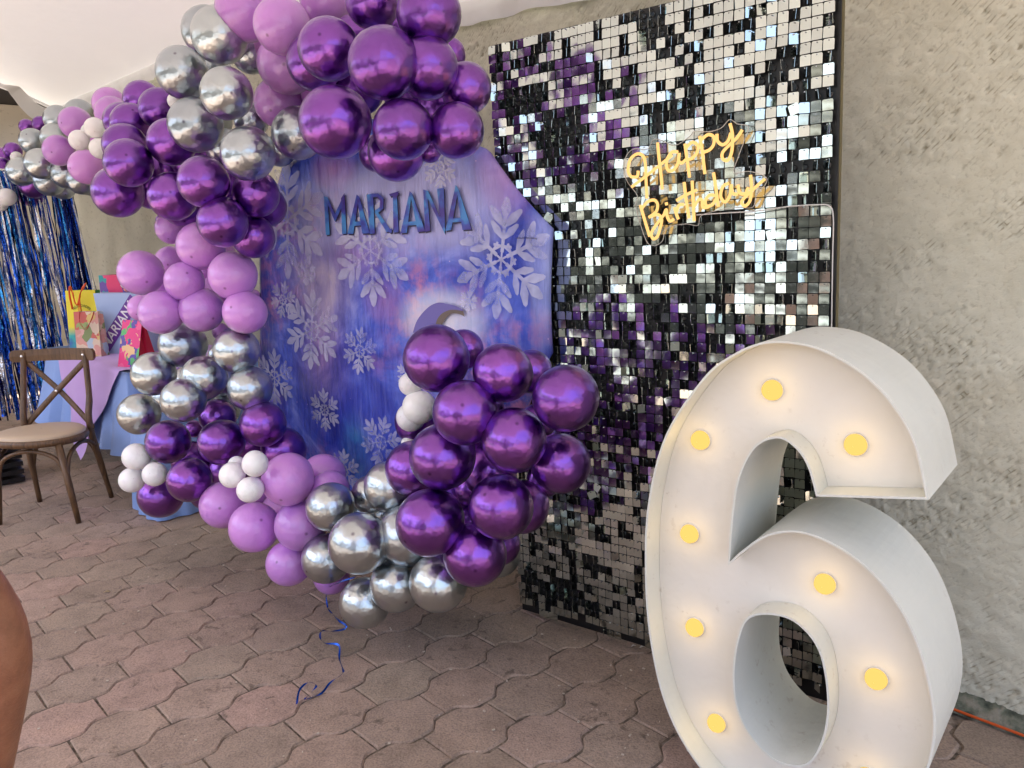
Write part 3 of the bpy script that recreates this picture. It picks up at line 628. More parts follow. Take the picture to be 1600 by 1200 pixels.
def galaxy():
    m = mat('printed_galaxy_fabric', (.1, .1, .5), .38)
    geo = N(m, 'ShaderNodeTexCoord'); vec = geo.outputs['Object']
    sep = N(m, 'ShaderNodeSeparateXYZ'); L(m, vec, sep.inputs[0])
    big = noise_tex(m, 1.7, 3, .5, vec=vec, Distortion=.5); mid = noise_tex(m, 4.2, 5, .6, vec=vec, Distortion=.8); fine = noise_tex(m, 13, 5, .65, vec=vec)
    c = ramp(m, mid, [(.32, (.012, .022, .25)), (.46, (.028, .055, .46)), (.56, (.07, .12, .62)), (.70, (.27, .32, .84))])
    pk = ramp(m, big, [(.50, (0, 0, 0)), (.66, (1, 1, 1))]); pk2 = ramp(m, fine, [(.42, (0, 0, 0)), (.62, (1, 1, 1))])
    c = mixc(m, mixc(m, 1., pk, pk2, 'MULTIPLY'), c, (.58, .22, .44))
    def glow(p, rad, col, c, st=1.):
        v = N(m, 'ShaderNodeVectorMath', operation='SUBTRACT'); L(m, vec, v.inputs[0]); v.inputs[1].default_value = (p[0], 0, p[1])
        s2 = N(m, 'ShaderNodeVectorMath', operation='MULTIPLY'); L(m, v.outputs[0], s2.inputs[0]); s2.inputs[1].default_value = (1/rad[0], 1, 1/rad[1])
        ln = N(m, 'ShaderNodeVectorMath', operation='LENGTH'); L(m, s2.outputs[0], ln.inputs[0])
        f = ramp(m, ln.outputs['Value'], [(0, (st, st, st)), (.45, (st*.62,)*3), (1, (0, 0, 0))], 'EASE'); return mixc(m, f, c, col)
    def q(x, y): a, b_ = BD.ab(x, y); return (a, b_)
    def neb(p, rad, col, c, st):
        v = N(m, 'ShaderNodeVectorMath', operation='SUBTRACT'); L(m, vec, v.inputs[0]); v.inputs[1].default_value = (p[0], 0, p[1])
        s2 = N(m, 'ShaderNodeVectorMath', operation='MULTIPLY'); L(m, v.outputs[0], s2.inputs[0]); s2.inputs[1].default_value = (1/rad[0], 1, 1/rad[1])
        ln = N(m, 'ShaderNodeVectorMath', operation='LENGTH'); L(m, s2.outputs[0], ln.inputs[0])
        f = ramp(m, ln.outputs['Value'], [(0, (st,)*3), (1, (0, 0, 0))], 'EASE'); return mixc(m, mixc(m, 1., f, ramp(m, mid, [(.35, (.25,)*3), (.6, (1, 1, 1))]), 'MULTIPLY'), c, col)
    c = glow(q(520, 330), (.36, .20), (.62, .62, .95), c, .8); c = glow(q(630, 320), (.42, .26), (.64, .62, .95), c, .85); c = glow(q(720, 320), (.28, .24), (.62, .60, .92), c, .7)
    c = glow(q(790, 265), (.16, .2), (.50, .26, .56), c, .8); c = glow(q(690, 500), (.26, .15), (.86, .86, .97), c, .95); c = glow(q(860, 430), (.12, .42), (.42, .46, .80), c, .8)
    c = glow(q(560, 400), (.2, .12), (.52, .27, .55), c, .5); c = glow(q(600, 470), (.14, .12), (.55, .25, .48), c, .45)
    c = neb(q(500, 440), (.30, .30), (.66, .50, .44), c, .75); c = neb(q(505, 560), (.22, .30), (.62, .30, .28), c, .5); c = neb(q(555, 700), (.12, .2), (.02, .33, .42), c, .8); c = glow(q(520, 265), (.16, .1), (.55, .18, .40), c, .5); c = glow(q(405, 480), (.14, .5), (.012, .012, .16), c, .8); c = glow(q(850, 560), (.2, .16), (.02, .03, .30), c, .8)
    c = glow(q(560, 640), (.22, .4), (.035, .05, .40), c, .6)
    vor = N(m, 'ShaderNodeTexVoronoi'); vor.inputs['Scale'].default_value = 34; L(m, vec, vor.inputs['Vector'])
    st = ramp(m, vor.outputs['Distance'], [(.05, (1, 1, 1)), (.13, (0, 0, 0))]); sel = ramp(m, fine, [(.58, (0, 0, 0)), (.64, (1, 1, 1))])
    c = mixc(m, mixc(m, 1., st, sel, 'MULTIPLY'), c, (.9, .6, .75)); L(m, c, bsdf(m).inputs['Base Color'])
    bsdf(m).inputs['Roughness'].default_value = .33
    wv = N(m, 'ShaderNodeMapping'); wv.inputs['Scale'].default_value = (9, 1, .8); L(m, vec, wv.inputs[0]); wr = noise_tex(m, 2.4, 4, .6, vec=wv.outputs[0]); bump(m, wr, .55, .03)
    return m
o = bb; me = o.mesh('fabric_cover'); me.materials.append(galaxy())
mw = Matrix.Translation(BD.P) @ Matrix.Rotation(BD.yaw, 4, 'Z'); me.transform(mw.inverted())
fo = bpy.data.objects.new('fabric_cover', me); C.objects.link(fo); fo.parent = drop; fo.matrix_parent_inverse = drop.matrix_basis.inverted(); fo.matrix_basis = mw
# frame ring and feet
bb = MB(); ring = [BD.pt(ca_+(a-ca_)*.93, cb_+(b_-cb_)*.93, -.045) for a, b_ in BAB]
for i in range(len(ring)): bb.tube([ring[i], ring[(i+1) % len(ring)]], .016, 8)
bb.build('frame', M['gold'], drop)
for a in (-1.2, -.55):
    bb = MB(); bb.tube([BD.pt(a, -.7, -.08), BD.pt(a, -1.25, -.08)], .015, 8); bb.tube([BD.pt(a, -1.235, .0), BD.pt(a, -1.235, -.16)], .015, 8); bb.build('foot', M['gold'], drop)
bb = MB(); bb.tube(crom([BD.hit(798+350/3-113+4, 372, .012), BD.hit(834, 372, .016), BD.hit(838, 374, .012)], 4), .0012, 5); bb.build('safety_pin', M['black'], drop)
# snowflake prints
def flakemat(): 
    m = bpy.data.materials.new('printed_snowflake_ink'); m.use_nodes = True; nt = m.node_tree; nt.nodes.clear()
    d = N(m, 'ShaderNodeBsdfDiffuse'); d.inputs[0].default_value = (.74, .74, .93, 1); t_ = N(m, 'ShaderNodeBsdfTransparent'); mx = N(m, 'ShaderNodeMixShader'); o = N(m, 'ShaderNodeOutputMaterial'); g_ = N(m, 'ShaderNodeNewGeometry'); L(m, ramp(m, noise_tex(m, 7, 3, .6, vec=g_.outputs['Position']), [(.35, (.42,)*3), (.65, (.82,)*3)]), mx.inputs[0])
    L(m, d.outputs[0], mx.inputs[1]); L(m, t_.outputs[0], mx.inputs[2]); L(m, mx.outputs[0], o.inputs[0]); return m
FM = flakemat()
def seg_quad(bb, p, q, w, off, tip=False):
    p = Vector(p); q = Vector(q); d = (q-p).normalized(); s_ = Vector((-d.y, d.x))*w
    P = [p-s_*.8, p+s_*.8, q+s_, q+d*w*.9, q-s_] if tip else [p-s_, p+s_, q+s_, q-s_]
    if tip: m_ = p.lerp(q, .55); P = [p-s_*.35, m_-s_*1.25, q-s_*.6, q+d*w*.5, q+s_*.6, m_+s_*1.25, p+s_*.35]
    bb.poly([BD.pt(x.x, x.y, off) for x in P])
def flake(x, y, rpx, rot=0., solid=True):
    a0, b0 = BD.ab(x, y); r_ = rpx/F*depth(BD.hit(x, y)); bb = MB(); o_ = .0105
    for k in range(6):
        an = rot+k*math.pi/3; d = Vector((math.sin(an), math.cos(an))); s_ = Vector((d.y, -d.x)); c0 = Vector((a0, b0)); e = .00012
        def P(u, v): return c0+d*(u*r_)+s_*(v*r_)
        seg_quad(bb, P(.12, 0), P(.68, 0), .028*r_/.25*.25*4*.3, o_); seg_quad(bb, P(.66, 0), P(1, 0), .085*r_, o_, True)
        for sg in (-1, 1):
            seg_quad(bb, P(.55, 0), P(.84, .30*sg), .070*r_, o_+e, True); seg_quad(bb, P(.34, 0), P(.60, .26*sg), .056*r_, o_+e*2, True)
            seg_quad(bb, P(.22, .0), P(.22*.5+.12, .19*sg), .022*r_, o_+e*3)
        # hexagon ring
        d2 = Vector((math.sin(an+math.pi/3), math.cos(an+math.pi/3))); seg_quad(bb, c0+d*(.24*r_), c0+d2*(.24*r_), .02*r_, o_+e*4); seg_quad(bb, c0, c0+d*(.12*r_), .018*r_, o_+e*5)
    bb.build('snowflake_print', FM, drop)
for a in [(786, 405, 92, .15), (582, 392, 84, 0), (452, 345, 88, .1), (565, 548, 38, .2), (690, 262, 34, 0), (432, 590, 46, .1), (598, 690, 44, .3), (490, 515, 62, .15), (445, 468, 30, .3), (510, 640, 34, 0), (735, 470, 18, .2), (640, 585, 24, 0), (540, 735, 36, .1), (482, 425, 22, .2)]: flake(*a)
# MARIANA letters
def letmat():
    m = mat('printed_letter_ink', (.1, .2, .6), .4); geo = N(m, 'ShaderNodeNewGeometry'); n_ = noise_tex(m, 16, 3, .5, vec=geo.outputs['Position'])
    L(m, ramp(m, n_, [(.36, (.06, .03, .27)), (.48, (.055, .09, .44)), (.6, (.07, .26, .62))]), bsdf(m).inputs['Base Color']); return m
LM, LD = letmat(), mat('printed_letter_shadow', (.02, .015, .06), .5)
LET = {'M': [[(312, 278), (333, 285), (346, 497), (324, 499)], [(430, 260), (410, 290), (416, 493), (441, 491)], [(314, 278), (334, 284), (386, 402), (374, 419)], [(430, 260), (432, 300), (378, 420), (368, 396)]],
 'A': [[(499, 268), (508, 305), (480, 492), (446, 494)], [(499, 268), (514, 282), (574, 489), (530, 491)], [(479, 424), (526, 421), (528, 444), (476, 447)]],
 'R': [[(556, 270), (592, 262), (602, 490), (574, 492)], [(585, 264), (622, 262), (618, 282), (588, 286)], [(620, 262), (652, 288), (632, 302), (612, 281)], [(652, 288), (650, 348), (629, 342), (632, 302)], [(650, 348), (612, 380), (600, 362), (630, 340)], [(600, 368), (622, 372), (700, 478), (668, 482)], [(668, 466), (700, 462), (698, 484), (690, 488)]],
 'I': [[(683, 266), (738, 250), (736, 272), (690, 280)], [(704, 268), (727, 262), (738, 482), (708, 485)]],
 'A2': [[(800, 248), (808, 292), (784, 486), (748, 490)], [(800, 248), (814, 262), (889, 476), (846, 482)], [(782, 424), (842, 420), (846, 441), (778, 446)]],
 'N': [[(877, 240), (899, 252), (917, 474), (888, 481)], [(877, 240), (905, 248), (1002, 460), (1000, 492)], [(955, 236), (995, 230), (1001, 474), (976, 432)]],
 'A3': [[(1062, 213), (1072, 262), (1036, 470), (1003, 475)], [(1062, 213), (1078, 240), (1152, 467), (1100, 470)], [(1044, 404), (1094, 401), (1098, 423), (1041, 427)]]}
for k_, quads in LET.items():
    bb = MB(); sh = MB()
    for i, qd in enumerate(quads):
        bb.poly([BD.hit(420+x/3.636, 230+y/3.636, .0135+i*.0002) for x, y in qd]); sh.poly([BD.hit(420+(x+6)/3.636, 230+(y+8)/3.636, .0115+i*.0002) for x, y in qd])
    # small serifs
    o = bb.build('printed_letter', LM, drop); o['label'] = 'blue and purple letter %s' % k_[0]; s2 = sh.build('letter_shadow', LD, o)
arc_o = crom([(645, 520, 0), (652, 500, 0), (668, 481, 0), (684, 473, 0), (700, 475, 0), (712, 478, 0), (724, 484, 0)], 4); arc_i = crom([(684, 520, 0), (681, 505, 0), (688, 492, 0), (700, 485, 0), (710, 484, 0), (718, 485, 0), (724, 486, 0)], 4)
bb = MB(); K = len(arc_o); bb.add([BD.hit(q.x, q.y, .012) for q in arc_o+arc_i], [(i, i+1, K+i+1, K+i) for i in range(K-1)]); bb.build('printed_numeral_top', mat('printed_lavender_numeral', (.16, .13, .42), .5), drop)
arc_j = crom([(686, 520, 0), (690, 508, 0), (698, 496, 0), (706, 490, 0), (714, 490, 0), (721, 492, 0), (726, 495, 0)], 4)
bb = MB(); bb.add([BD.hit(q.x, q.y, .0125) for q in arc_i+arc_j], [(i, i+1, K+i+1, K+i) for i in range(K-1)]); bb.build('printed_numeral_edge', mat('printed_taupe_shadow', (.16, .12, .10), .6), drop)
# ------------------------------------------------------------------ balloons
def balloon_mesh(name, m, seg=32, rings_=20):
    bb = MB(); vv = [(0, 0, 1.02)]; ff = []
    for i in range(1, rings_):
        th = math.pi*i/rings_; 
        for k in range(seg):
            f = 2*math.pi*k/seg; z = math.cos(th); rr_ = math.sin(th)*(1-.035*(1-z)*.5*(1 if z < 0 else .4)); vv.append((rr_*math.cos(f), rr_*math.sin(f), z*(1.02 if z > 0 else 1.06)))
    vv.append((0, 0, -1.06)); n_ = len(vv)-1
    ff += [(0, 1+k, 1+(k+1) % seg) for k in range(seg)]
    for i in range(rings_-2):
        for k in range(seg): a = 1+i*seg+k; b_ = 1+i*seg+(k+1) % seg; ff.append((a, a+seg, b_+seg, b_))
    a0 = 1+(rings_-2)*seg; ff += [(a0+k, n_, a0+(k+1) % seg) for k in range(seg)]
    bb.add(vv, ff, True); 
    bb.lathe([(.03, -1.05), (.035, -1.09), (.03, -1.11), (.06, -1.15), (.055, -1.16)], 8)
    me = bb.mesh(name); me.materials.append(m); return me
BMESH = {'P': balloon_mesh('balloon', M['purple']), 'S': balloon_mesh('balloon', M['silver']), 'L': balloon_mesh('balloon', M['lilac']), 'W': balloon_mesh('balloon', M['white_b'], 24, 16)}
BLAB = {'P': 'chrome purple balloon', 'S': 'chrome silver balloon', 'L': 'pastel lilac balloon', 'W': 'small white balloon'}
rb = random.Random(21)
def put_balloon(parent, x, y, r, k, off, lab=True):
    P = BD.hit(x, y, off); z = depth(P); v = (P-EYE)
    rad = r/F*z*math.cos(math.atan(math.hypot(x-800, y-600)/F))**.5
    if P.z-rad < .002: 
        s_ = (H-.002)/(EYE.z-P.z+rad) if EYE.z-P.z+rad > 0 else 1; P = EYE+v*s_; rad *= s_
    o = bpy.data.objects.new('balloon', BMESH[k]); C.objects.link(o); o.parent = parent
    tip = (-v.normalized()+Vector((rb.gauss(-.25, .45), 0, rb.gauss(-.25, .45)))).normalized()
    Rm = tip.to_track_quat('Z', 'Y').to_matrix().to_4x4() @ Matrix.Rotation(rb.uniform(0, 6), 4, 'Z')
    o.matrix_basis = Matrix.Translation(parent.location).inverted() @ Matrix.Translation(P) @ Rm @ Matrix.Diagonal((rad, rad, rad*rb.uniform(.97, 1.03), 1))
    if lab: o['label'] = BLAB[k]
    return o
GAR = """
P 560 140 42 .14|P 640 150 42 .12|P 555 60 38 .1|P 625 60 40 .1|P 590 240 30 .08|P 685 170 36 .12|P 745 640 44 .2|P 765 735 44 .22|P 835 690 44 .18|P 700 770 40 .22|P 830 580 34 .15|P 720 690 40 .24|P 780 850 34 .2|P 650 660 34 .14
S 300 600 32 .1|S 345 590 30 .1|S 265 620 28 .15|S 350 640 26 .08|L 290 470 34 .12|L 345 460 34 .1|L 340 400 30 .1|L 250 455 28 .12|P 300 720 32 .16|P 390 690 34 .08|L 400 780 36 .16|L 440 800 34 .2|S 560 800 36 .2|S 600 850 36 .22|S 660 870 34 .2|P 230 270 34 .12|P 300 250 34 .1|P 355 290 34 .12|S 330 110 34 .1|S 330 190 34 .1|S 350 230 30 .1|L 420 80 36 .05|L 470 60 36 .05
L 383 18 50 .25|L 441 40 47 .32|L 449 100 49 .2|L 437 160 41 .12|L 508 2 42 .1|L 497 152 27 .05
P 514 77 51 .42|P 492 98 46 .3|P 524 191 59 .48|P 600 98 58 .48|P 582 3 45 .3|P 670 22 54 .34|P 702 85 27 .1|P 667 106 51 .36|P 728 138 42 .24|P 630 202 49 .46|P 713 204 45 .34|P 619 238 46 .28|P 672 238 17 .2
S 354 146 43 .42|S 343 55 47 .3|S 322 48 40 .15|S 285 114 43 .32|S 392 85 32 .1|S 306 195 45 .34|S 388 240 44 .42|S 465 208 42 .2|S 393 188 28 .12|S 437 235 26 .05|W 275 158 14 .2
P 201 255 40 .42|P 184 300 42 .32|P 196 228 37 .28|P 205 194 34 .16|P 192 190 32 .08|P 222 155 31 .0|P 250 170 35 .14|P 268 222 39 .3|P 318 284 42 .45|P 270 307 40 .34|P 285 320 35 .2|P 235 300 28 .15|P 400 303 38 .28|P 416 322 33 .15|P 348 347 41 .42|P 396 370 35 .26|P 262 262 25 .05|P 345 300 30 .1|P 255 345 12 .1
L 220 426 37 .36|L 268 356 26 .15|L 268 410 27 .12|L 314 384 39 .3|L 288 440 32 .36|L 364 430 39 .3|L 252 488 36 .42|L 315 484 36 .32|L 383 488 35 .3|L 221 481 22 .15|L 345 518 14 .1|L 322 425 22 .08|L 352 470 20 .05|L 395 465 14 .0
S 286 538 38 .25|S 370 547 37 .3|S 240 584 36 .35|S 319 590 36 .33|S 391 607 36 .3|S 287 625 36 .44|S 217 647 34 .38|S 345 555 20 .05
P 263 690 36 .4|P 346 691 37 .38|P 296 750 36 .44|P 251 775 36 .33|P 340 651 29 .2|P 411 662 37 .3|P 443 703 36 .2|P 303 670 14 .1|P 325 768 30 .1|P 358 735 32 .1|P 380 700 24 .05|P 300 715 18 .05
L 349 789 38 .38|L 397 824 41 .42|L 450 749 42 .42|L 470 820 42 .38|L 452 880 37 .4|L 505 743 35 .22|L 515 766 32 .3|L 428 724 27 .18|L 518 900 30 .3|L 420 800 28 .1
S 516 792 39 .4|S 580 772 31 .22|S 609 760 41 .34|S 562 849 50 .5|S 511 872 40 .38|S 636 836 50 .38|S 570 942 41 .44|S 619 914 43 .42|S 685 910 47 .42|S 778 866 36 .1|S 600 800 30 .15|S 640 880 26 .15
P 682 560 53 .46|P 724 546 32 .28|P 786 583 47 .42|P 884 622 53 .42|P 727 645 52 .52|P 803 688 52 .48|P 876 724 48 .34|P 692 713 53 .47|P 645 732 44 .34|P 672 816 54 .52|P 783 792 52 .46|P 818 792 41 .28|P 742 866 51 .44|P 740 700 26 .2|P 735 760 30 .2|P 840 660 30 .2|P 850 750 28 .2|P 730 810 28 .2
"""
FAR = """
L 118 192 27 -.55|L 92 235 26 -.5|L 136 261 29 -.45|L 171 163 28 -.5|L 174 176 27 -.4|L 160 215 24 -.7
S 124 177 24 -.8|S 90 186 23 -.8|S 86 215 24 -.7|S 51 221 22 -.7|S 63 256 26 -.5|S 33 268 24 -.6|S 103 271 25 -.6|S 77 283 25 -.65|S 128 281 25 -.65|S 98 292 21 -.8|S 140 290 17 -.8
P 47 299 25 -.85|P 52 288 24 -.75|P -3 268 24 -.8|P 20 236 15 -.9|P 42 198 13 -1.|P 64 194 14 -1.|P 8 246 17 -1.|P -25 285 24 -.9|P -45 262 24 -1.|S -60 300 24 -1.
"""
def bury(s, parent):
    for it in s.replace('\n', '|').split('|'):
        if it.strip():
            k, x, y, r, off = it.split(); put_balloon(parent, float(x), float(y), float(r), k, float(off))
gar = empty('balloon_garland', BD.pt(-.8, -1.25, .3)); tag(gar, 'large organic balloon garland in purple, silver and lilac curling around the snowflake backdrop', 'balloon garland')
bury(GAR, gar)
gfar = empty('balloon_garland', BD.pt(-2.6, .5, -.8)); tag(gfar, 'farther end of the balloons, lilac and silver, arching over the blue tinsel curtain', 'balloon garland')
bury(FAR, gfar)
def flower(lab, L_, off):
    c = BD.hit(L_[0][0], L_[0][1], off); f = empty('balloon_flower', c); tag(f, lab, 'balloon flower', 'small white balloon flowers on the garland')
    for i, (x, y, r) in enumerate(L_): put_balloon(f, x, y, r, 'W', off-(.05 if i > 2 else 0), False)
flower('small cluster of white balloons low at the left end, beside the blue tablecloth', [(212.6, 713.7, 22.5), (242, 741, 20), (206, 750, 21), (232, 724, 15)], .5)
flower('small cluster of white balloons resting on the lilac balloons at the bottom', [(398.6, 724.5, 21), (363, 742, 21), (391, 765, 21), (370, 726, 14)], .56)
flower('small cluster of white balloons on the far lilac balloons at upper left', [(148.5, 199.7, 17.5), (123.7, 219, 17), (156, 232, 17), (138, 205, 12)], -.25)
flower('small cluster of white balloons half hidden at the left of the right hand purple bunch', [(642, 600, 19), (655, 636, 27), (642, 652, 23), (640, 694, 14)], .24)
flower('small cluster of white balloons at the left picture edge over the tinsel', [(11, 308, 15), (-8, 298, 15), (0, 318, 13), (26, 246, 10)], -.6)
# ------------------------------------------------------------------ ribbon, debris, cable on the floor
rp = [(1168, 325), (1170, 385), (1190, 412), (1212, 435), (1236, 452), (1228, 465), (1185, 472), (1148, 472), (1145, 500), (1165, 515), (1210, 522), (1212, 570), (1225, 608), (1222, 625), (1180, 655), (1150, 692), (1115, 708), (1088, 715), (1112, 690), (1130, 665), (1100, 655), (1070, 682), (1060, 732)]
P3 = []
for i, (x, y) in enumerate(rp):
    X, Y = x/2.286, 780+y/2.286; P3.append(onz(X, Y, .012+.006*math.sin(i*2.1)) if i > 1 else onz(X, Y, .05 if i else .10))
g0 = BD.hit(556, 902, .5); P3 = [g0, BD.hit(530, 910, .5)]+P3
cv = crom(P3, 6); bb = MB(); tw = 0
vv = []
for i, p in enumerate(cv):
    d = (cv[min(i+1, len(cv)-1)]-cv[max(0, i-1)]).normalized(); sd_ = d.cross(Vector((0, 0, 1))); sd_ = sd_.normalized() if sd_.length > .05 else Vector((1, 0, 0)); tw = .9*math.sin(i*.33)
    w_ = (sd_*math.cos(tw)+Vector((0, 0, 1))*math.sin(tw))*.0035; vv += [p-w_+Vector((0, 0, .0005)), p+w_]
vv2 = [Vector(v)+Vector((0, 0, .0004)) for v in vv]; K = len(vv)
bb.add(vv+vv2, [(2*i, 2*i+1, 2*i+3, 2*i+2) for i in range(len(cv)-1)]+[(K+2*i, K+2*i+2, K+2*i+3, K+2*i+1) for i in range(len(cv)-1)], True)
o = bb.build('ribbon', M['ribbon']); tag(o, 'thin shiny blue ribbon trailing from the silver balloons onto the pavers', 'ribbon')
bb = MB(); cb2 = [WALL.pt(a, .012+.004*math.sin(a*9), .075+.01*math.sin(a*5)) for a in [x*.05-.6 for x in range(60)]]; bb.tube(cb2, .0045, 6); o = bb.build('extension_cord', M['orange']); tag(o, 'orange extension cord lying along the foot of the stucco wall', 'cord')
bb = MB(); rr = random.Random(4)
for i in range(85):
    if i < 60: p = onz(rr.uniform(50, 1080), rr.uniform(850, 1195), .001)
    else: p = onz(rr.uniform(600, 1080), rr.uniform(980, 1190), .001)
    s_ = rr.uniform(.0015, .0045); a = rr.uniform(0, 6); X = Vector((math.cos(a), math.sin(a), 0)); Y = Vector((-X.y, X.x, 0))
    bb.box(p+Vector((0, 0, s_*.4)), (s_*2, s_*1.1, s_*.8), ax=(X, Y, Vector((0, 0, 1))))
o = bb.build('crumbs', mat('pale_crumbs', (.5, .42, .33), .8)); tag(o, 'pale crumbs and grit scattered over the pavers', kind='stuff')
bb = MB(); p = onz(161, 926, .004)
bb.tube([p, p+Vector((.015, .006, .006)), p+Vector((.03, .003, .003))], [.002, .009, .002], 6, flat=.4); o = bb.build('dry_leaf', mat('dry_leaf', (.30, .22, .12), .7)); tag(o, 'tiny curled dry leaf on the pavers in front of the chair', 'leaf')
bb = MB()
for (x, y) in ((990, 1010), (1003, 1012)):
    p = onz(x, y, .003); bb.tube([p-Vector((.008, 0, 0)), p+Vector((0, .004, .004)), p+Vector((.01, .006, 0))], [.001, .004, .001], 5, flat=.5)
o = bb.build('paper_scrap', mat('torn_paper', (.6, .56, .5), .8)); tag(o, 'torn white paper scrap on the pavers at the foot of the sequin panel', 'paper scrap')
# ------------------------------------------------------------------ table with cloths and gifts
TH_ = .75
A = onz(62, 563, TH_); 
tu = Vector((-WALL.h.x, -WALL.h.y, 0)); tn = WALL.n          # tu runs away along the wall, tn towards us
FR = A - tn*.19 + tu*.19; Lt = 1.25; Dp = .76
NEAR = FR - tu*Lt; Lt += .42                                 # near end of front edge
def tb(s_, d, z): return NEAR+tu*s_-tn*d+Vector((0, 0, z-TH_))   # s along from near end, d depth towards wall
table = empty('folding_table', tb(Lt/2, Dp/2, 0)); tag(table, 'long folding table hidden under blue cloth behind the garland', 'table')
bb = MB(); bb.box(tb(Lt/2, Dp/2, TH_-.03), (Lt, Dp, .04), ax=(tu, tn, Vector((0, 0, 1)))); bb.build('tabletop', mat('white_table_plastic', (.6, .6, .6), .5), table)
for s_ in (.15, Lt-.15):
    for d in (.08, Dp-.08): bb = MB(); bb.tube([tb(s_, d, TH_-.05), tb(s_, d, 0)], .014, 8); bb.build('leg', M['black'], table)
def drape(name, m, s0, s1, hem, off, folds, label, top=True):
    """cloth: top sheet plus skirt round the visible sides"""
    bb = MB(); path = []
    n1 = 60
    for i in range(18): path.append((tb(s0, Dp*(1-i/18), TH_), -tu, i/18))
    for i in range(n1): path.append((tb(s0+(s1-s0)*i/n1, 0, TH_), tn, i/n1))
    for i in range(19): path.append((tb(s1, Dp*i/18, TH_), tu, i/18))
    K = len(path); rows = 9; vv = []
    for j in range(rows+1):
        for i, (p, d, q) in enumerate(path):
            z1 = hem(i/(K-1)); fz = j/rows; o_ = off+.004+fz*((.11 if i > 18+n1-12 else .03)+folds*(.5+.5*math.sin(i*.62+1.3*math.sin(i*.21)))*fz)
            cd = d
            if i < 21 and i > 15: cd = (-tu*(21-i)+tn*(i-15)).normalized()
            if 18+n1-3 < i < 18+n1+3: cd = (tn*(18+n1+3-i)+tu*(i-18-n1+3)).normalized()
            z = TH_+.004+off-(TH_+.004+off-z1)*fz; vv.append(Vector((p.x, p.y, 0))+cd*(o_ if j else off)+Vector((0, 0, z)))
    ff = [(j*K+i, j*K+i+1, (j+1)*K+i+1, (j+1)*K+i) for j in range(rows) for i in range(K-1)]
    ff.append(tuple(range(K)))
    bb.add(vv, ff, True); o = bb.build(name, m); return tag(o, label, 'tablecloth')
def hem1(u):
    return .115 if u < .65 else .115+.03*(u-.65)
drape('tablecloth', M['blue_cloth'], -.0, Lt+.0, lambda u: .27, .004, .05, 'light blue cloth draped over the gift table behind the chair')
# lilac square overlay laid diagonally
bb = MB(); sm = .62; zt = TH_+.02; n_ = 64; vv = []; c0s, dq = .72, .92
for i in range(n_+1):
    for j in range(n_+1):
        a, b_ = i/n_*2-1, j/n_*2-1; u, w_ = (a+b_)/2*1.05, (b_-a)/2*1.12         # diamond
        s_ = .70+u*.95; d = .34+w_*.86
        if d < 0: dro = -d; p = tb(s_, 0, zt-dro)+tn*(.022+.17*dro+.014*math.sin(s_*17)*min(1, dro*3))
        else: p = tb(s_, min(d, Dp), zt)-Vector((0, 0, 1))*max(0, d-Dp)-tn*(.012 if d > Dp else 0)
        if s_ > Lt+.0: p = tb(Lt, min(max(d, 0), Dp), zt-(s_-Lt))+tu*(.03+.2*(s_-Lt))+tn*(.022+.17*max(0, -d))
        if s_ < 0: p = tb(0, min(max(d, 0), Dp), zt+s_)-tu*(.03+.17*-s_)+tn*(.022+.17*max(0, -d))
        vv.append(p)
bb.add(vv, [(i*(n_+1)+j, (i+1)*(n_+1)+j, (i+1)*(n_+1)+j+1, i*(n_+1)+j+1) for i in range(n_) for j in range(n_)], True)
o = bb.build('table_overlay', M['lilac_cloth']); tag(o, 'lilac square overlay laid cornerwise on top of the blue tablecloth', 'table overlay')
# small covered stand behind the garland
bc = Vector((-1.90, 4.235, 0)); bb = MB(); K = 64; vv = []
for j in range(9):
    for i in range(K):
        a = 2*math.pi*i/K; sq = 1/max(abs(math.cos(a)), abs(math.sin(a)))**.8; rr_ = (.155+.03*(1-j/8)+.010*math.sin(a*11)*(1-j/8))*sq; vv.append(bc+Vector((math.cos(a+.75)*rr_, math.sin(a+.75)*rr_, .004+.60*j/8)))
bb.add(vv, [(j*K+i, j*K+(i+1) % K, (j+1)*K+(i+1) % K, (j+1)*K+i) for j in range(8) for i in range(K)]+[tuple(8*K+i for i in range(K))], True)
o = bb.build('covered_stand', M['blue_cloth']); tag(o, 'low stand covered to the ground in pale blue cloth behind the lowest purple balloons', 'stand')
# gift box with banner
ZT = TH_+.016
def quad_box(bl, br, hgt, dep, taper=1., side=None):
    """box standing with its front bottom edge bl-br"""
    h = (br-bl); w_ = h.length; h.normalize(); n_ = Vector((h.y, -h.x, 0)); return bl, h, n_, w_
def text_mesh(body, size, name='lettering'):
    cu = bpy.data.curves.new(name, 'FONT'); cu.body = body; cu.size = size; cu.align_x = 'CENTER'; cu.align_y = 'CENTER'; cu.extrude = 0; cu.offset = size*.012; cu.resolution_u = 3
    ob = bpy.data.objects.new(name, cu); C.objects.link(ob); bpy.context.view_layer.update(); me = bpy.data.meshes.new_from_object(ob.evaluated_get(bpy.context.evaluated_depsgraph_get())); bpy.data.objects.remove(ob); bpy.data.curves.remove(cu); me.materials.clear(); return me
bl = onz(160, 552, ZT); brp = onz(184, 562, ZT); 
hx = Vector((math.cos(-.3), math.sin(-.3), 0)); nx = Vector((math.sin(-.3), -math.cos(-.3), 0)); UPz = Vector((0, 0, 1))
bl = onz(166, 553, ZT); BWd, BHt = .27, .39
gb = empty('gift_box', bl); tag(gb, 'tall pale blue gift box on the table with a purple MARIANA banner', 'gift box')
bb = MB(); t0, t1 = .0, .045
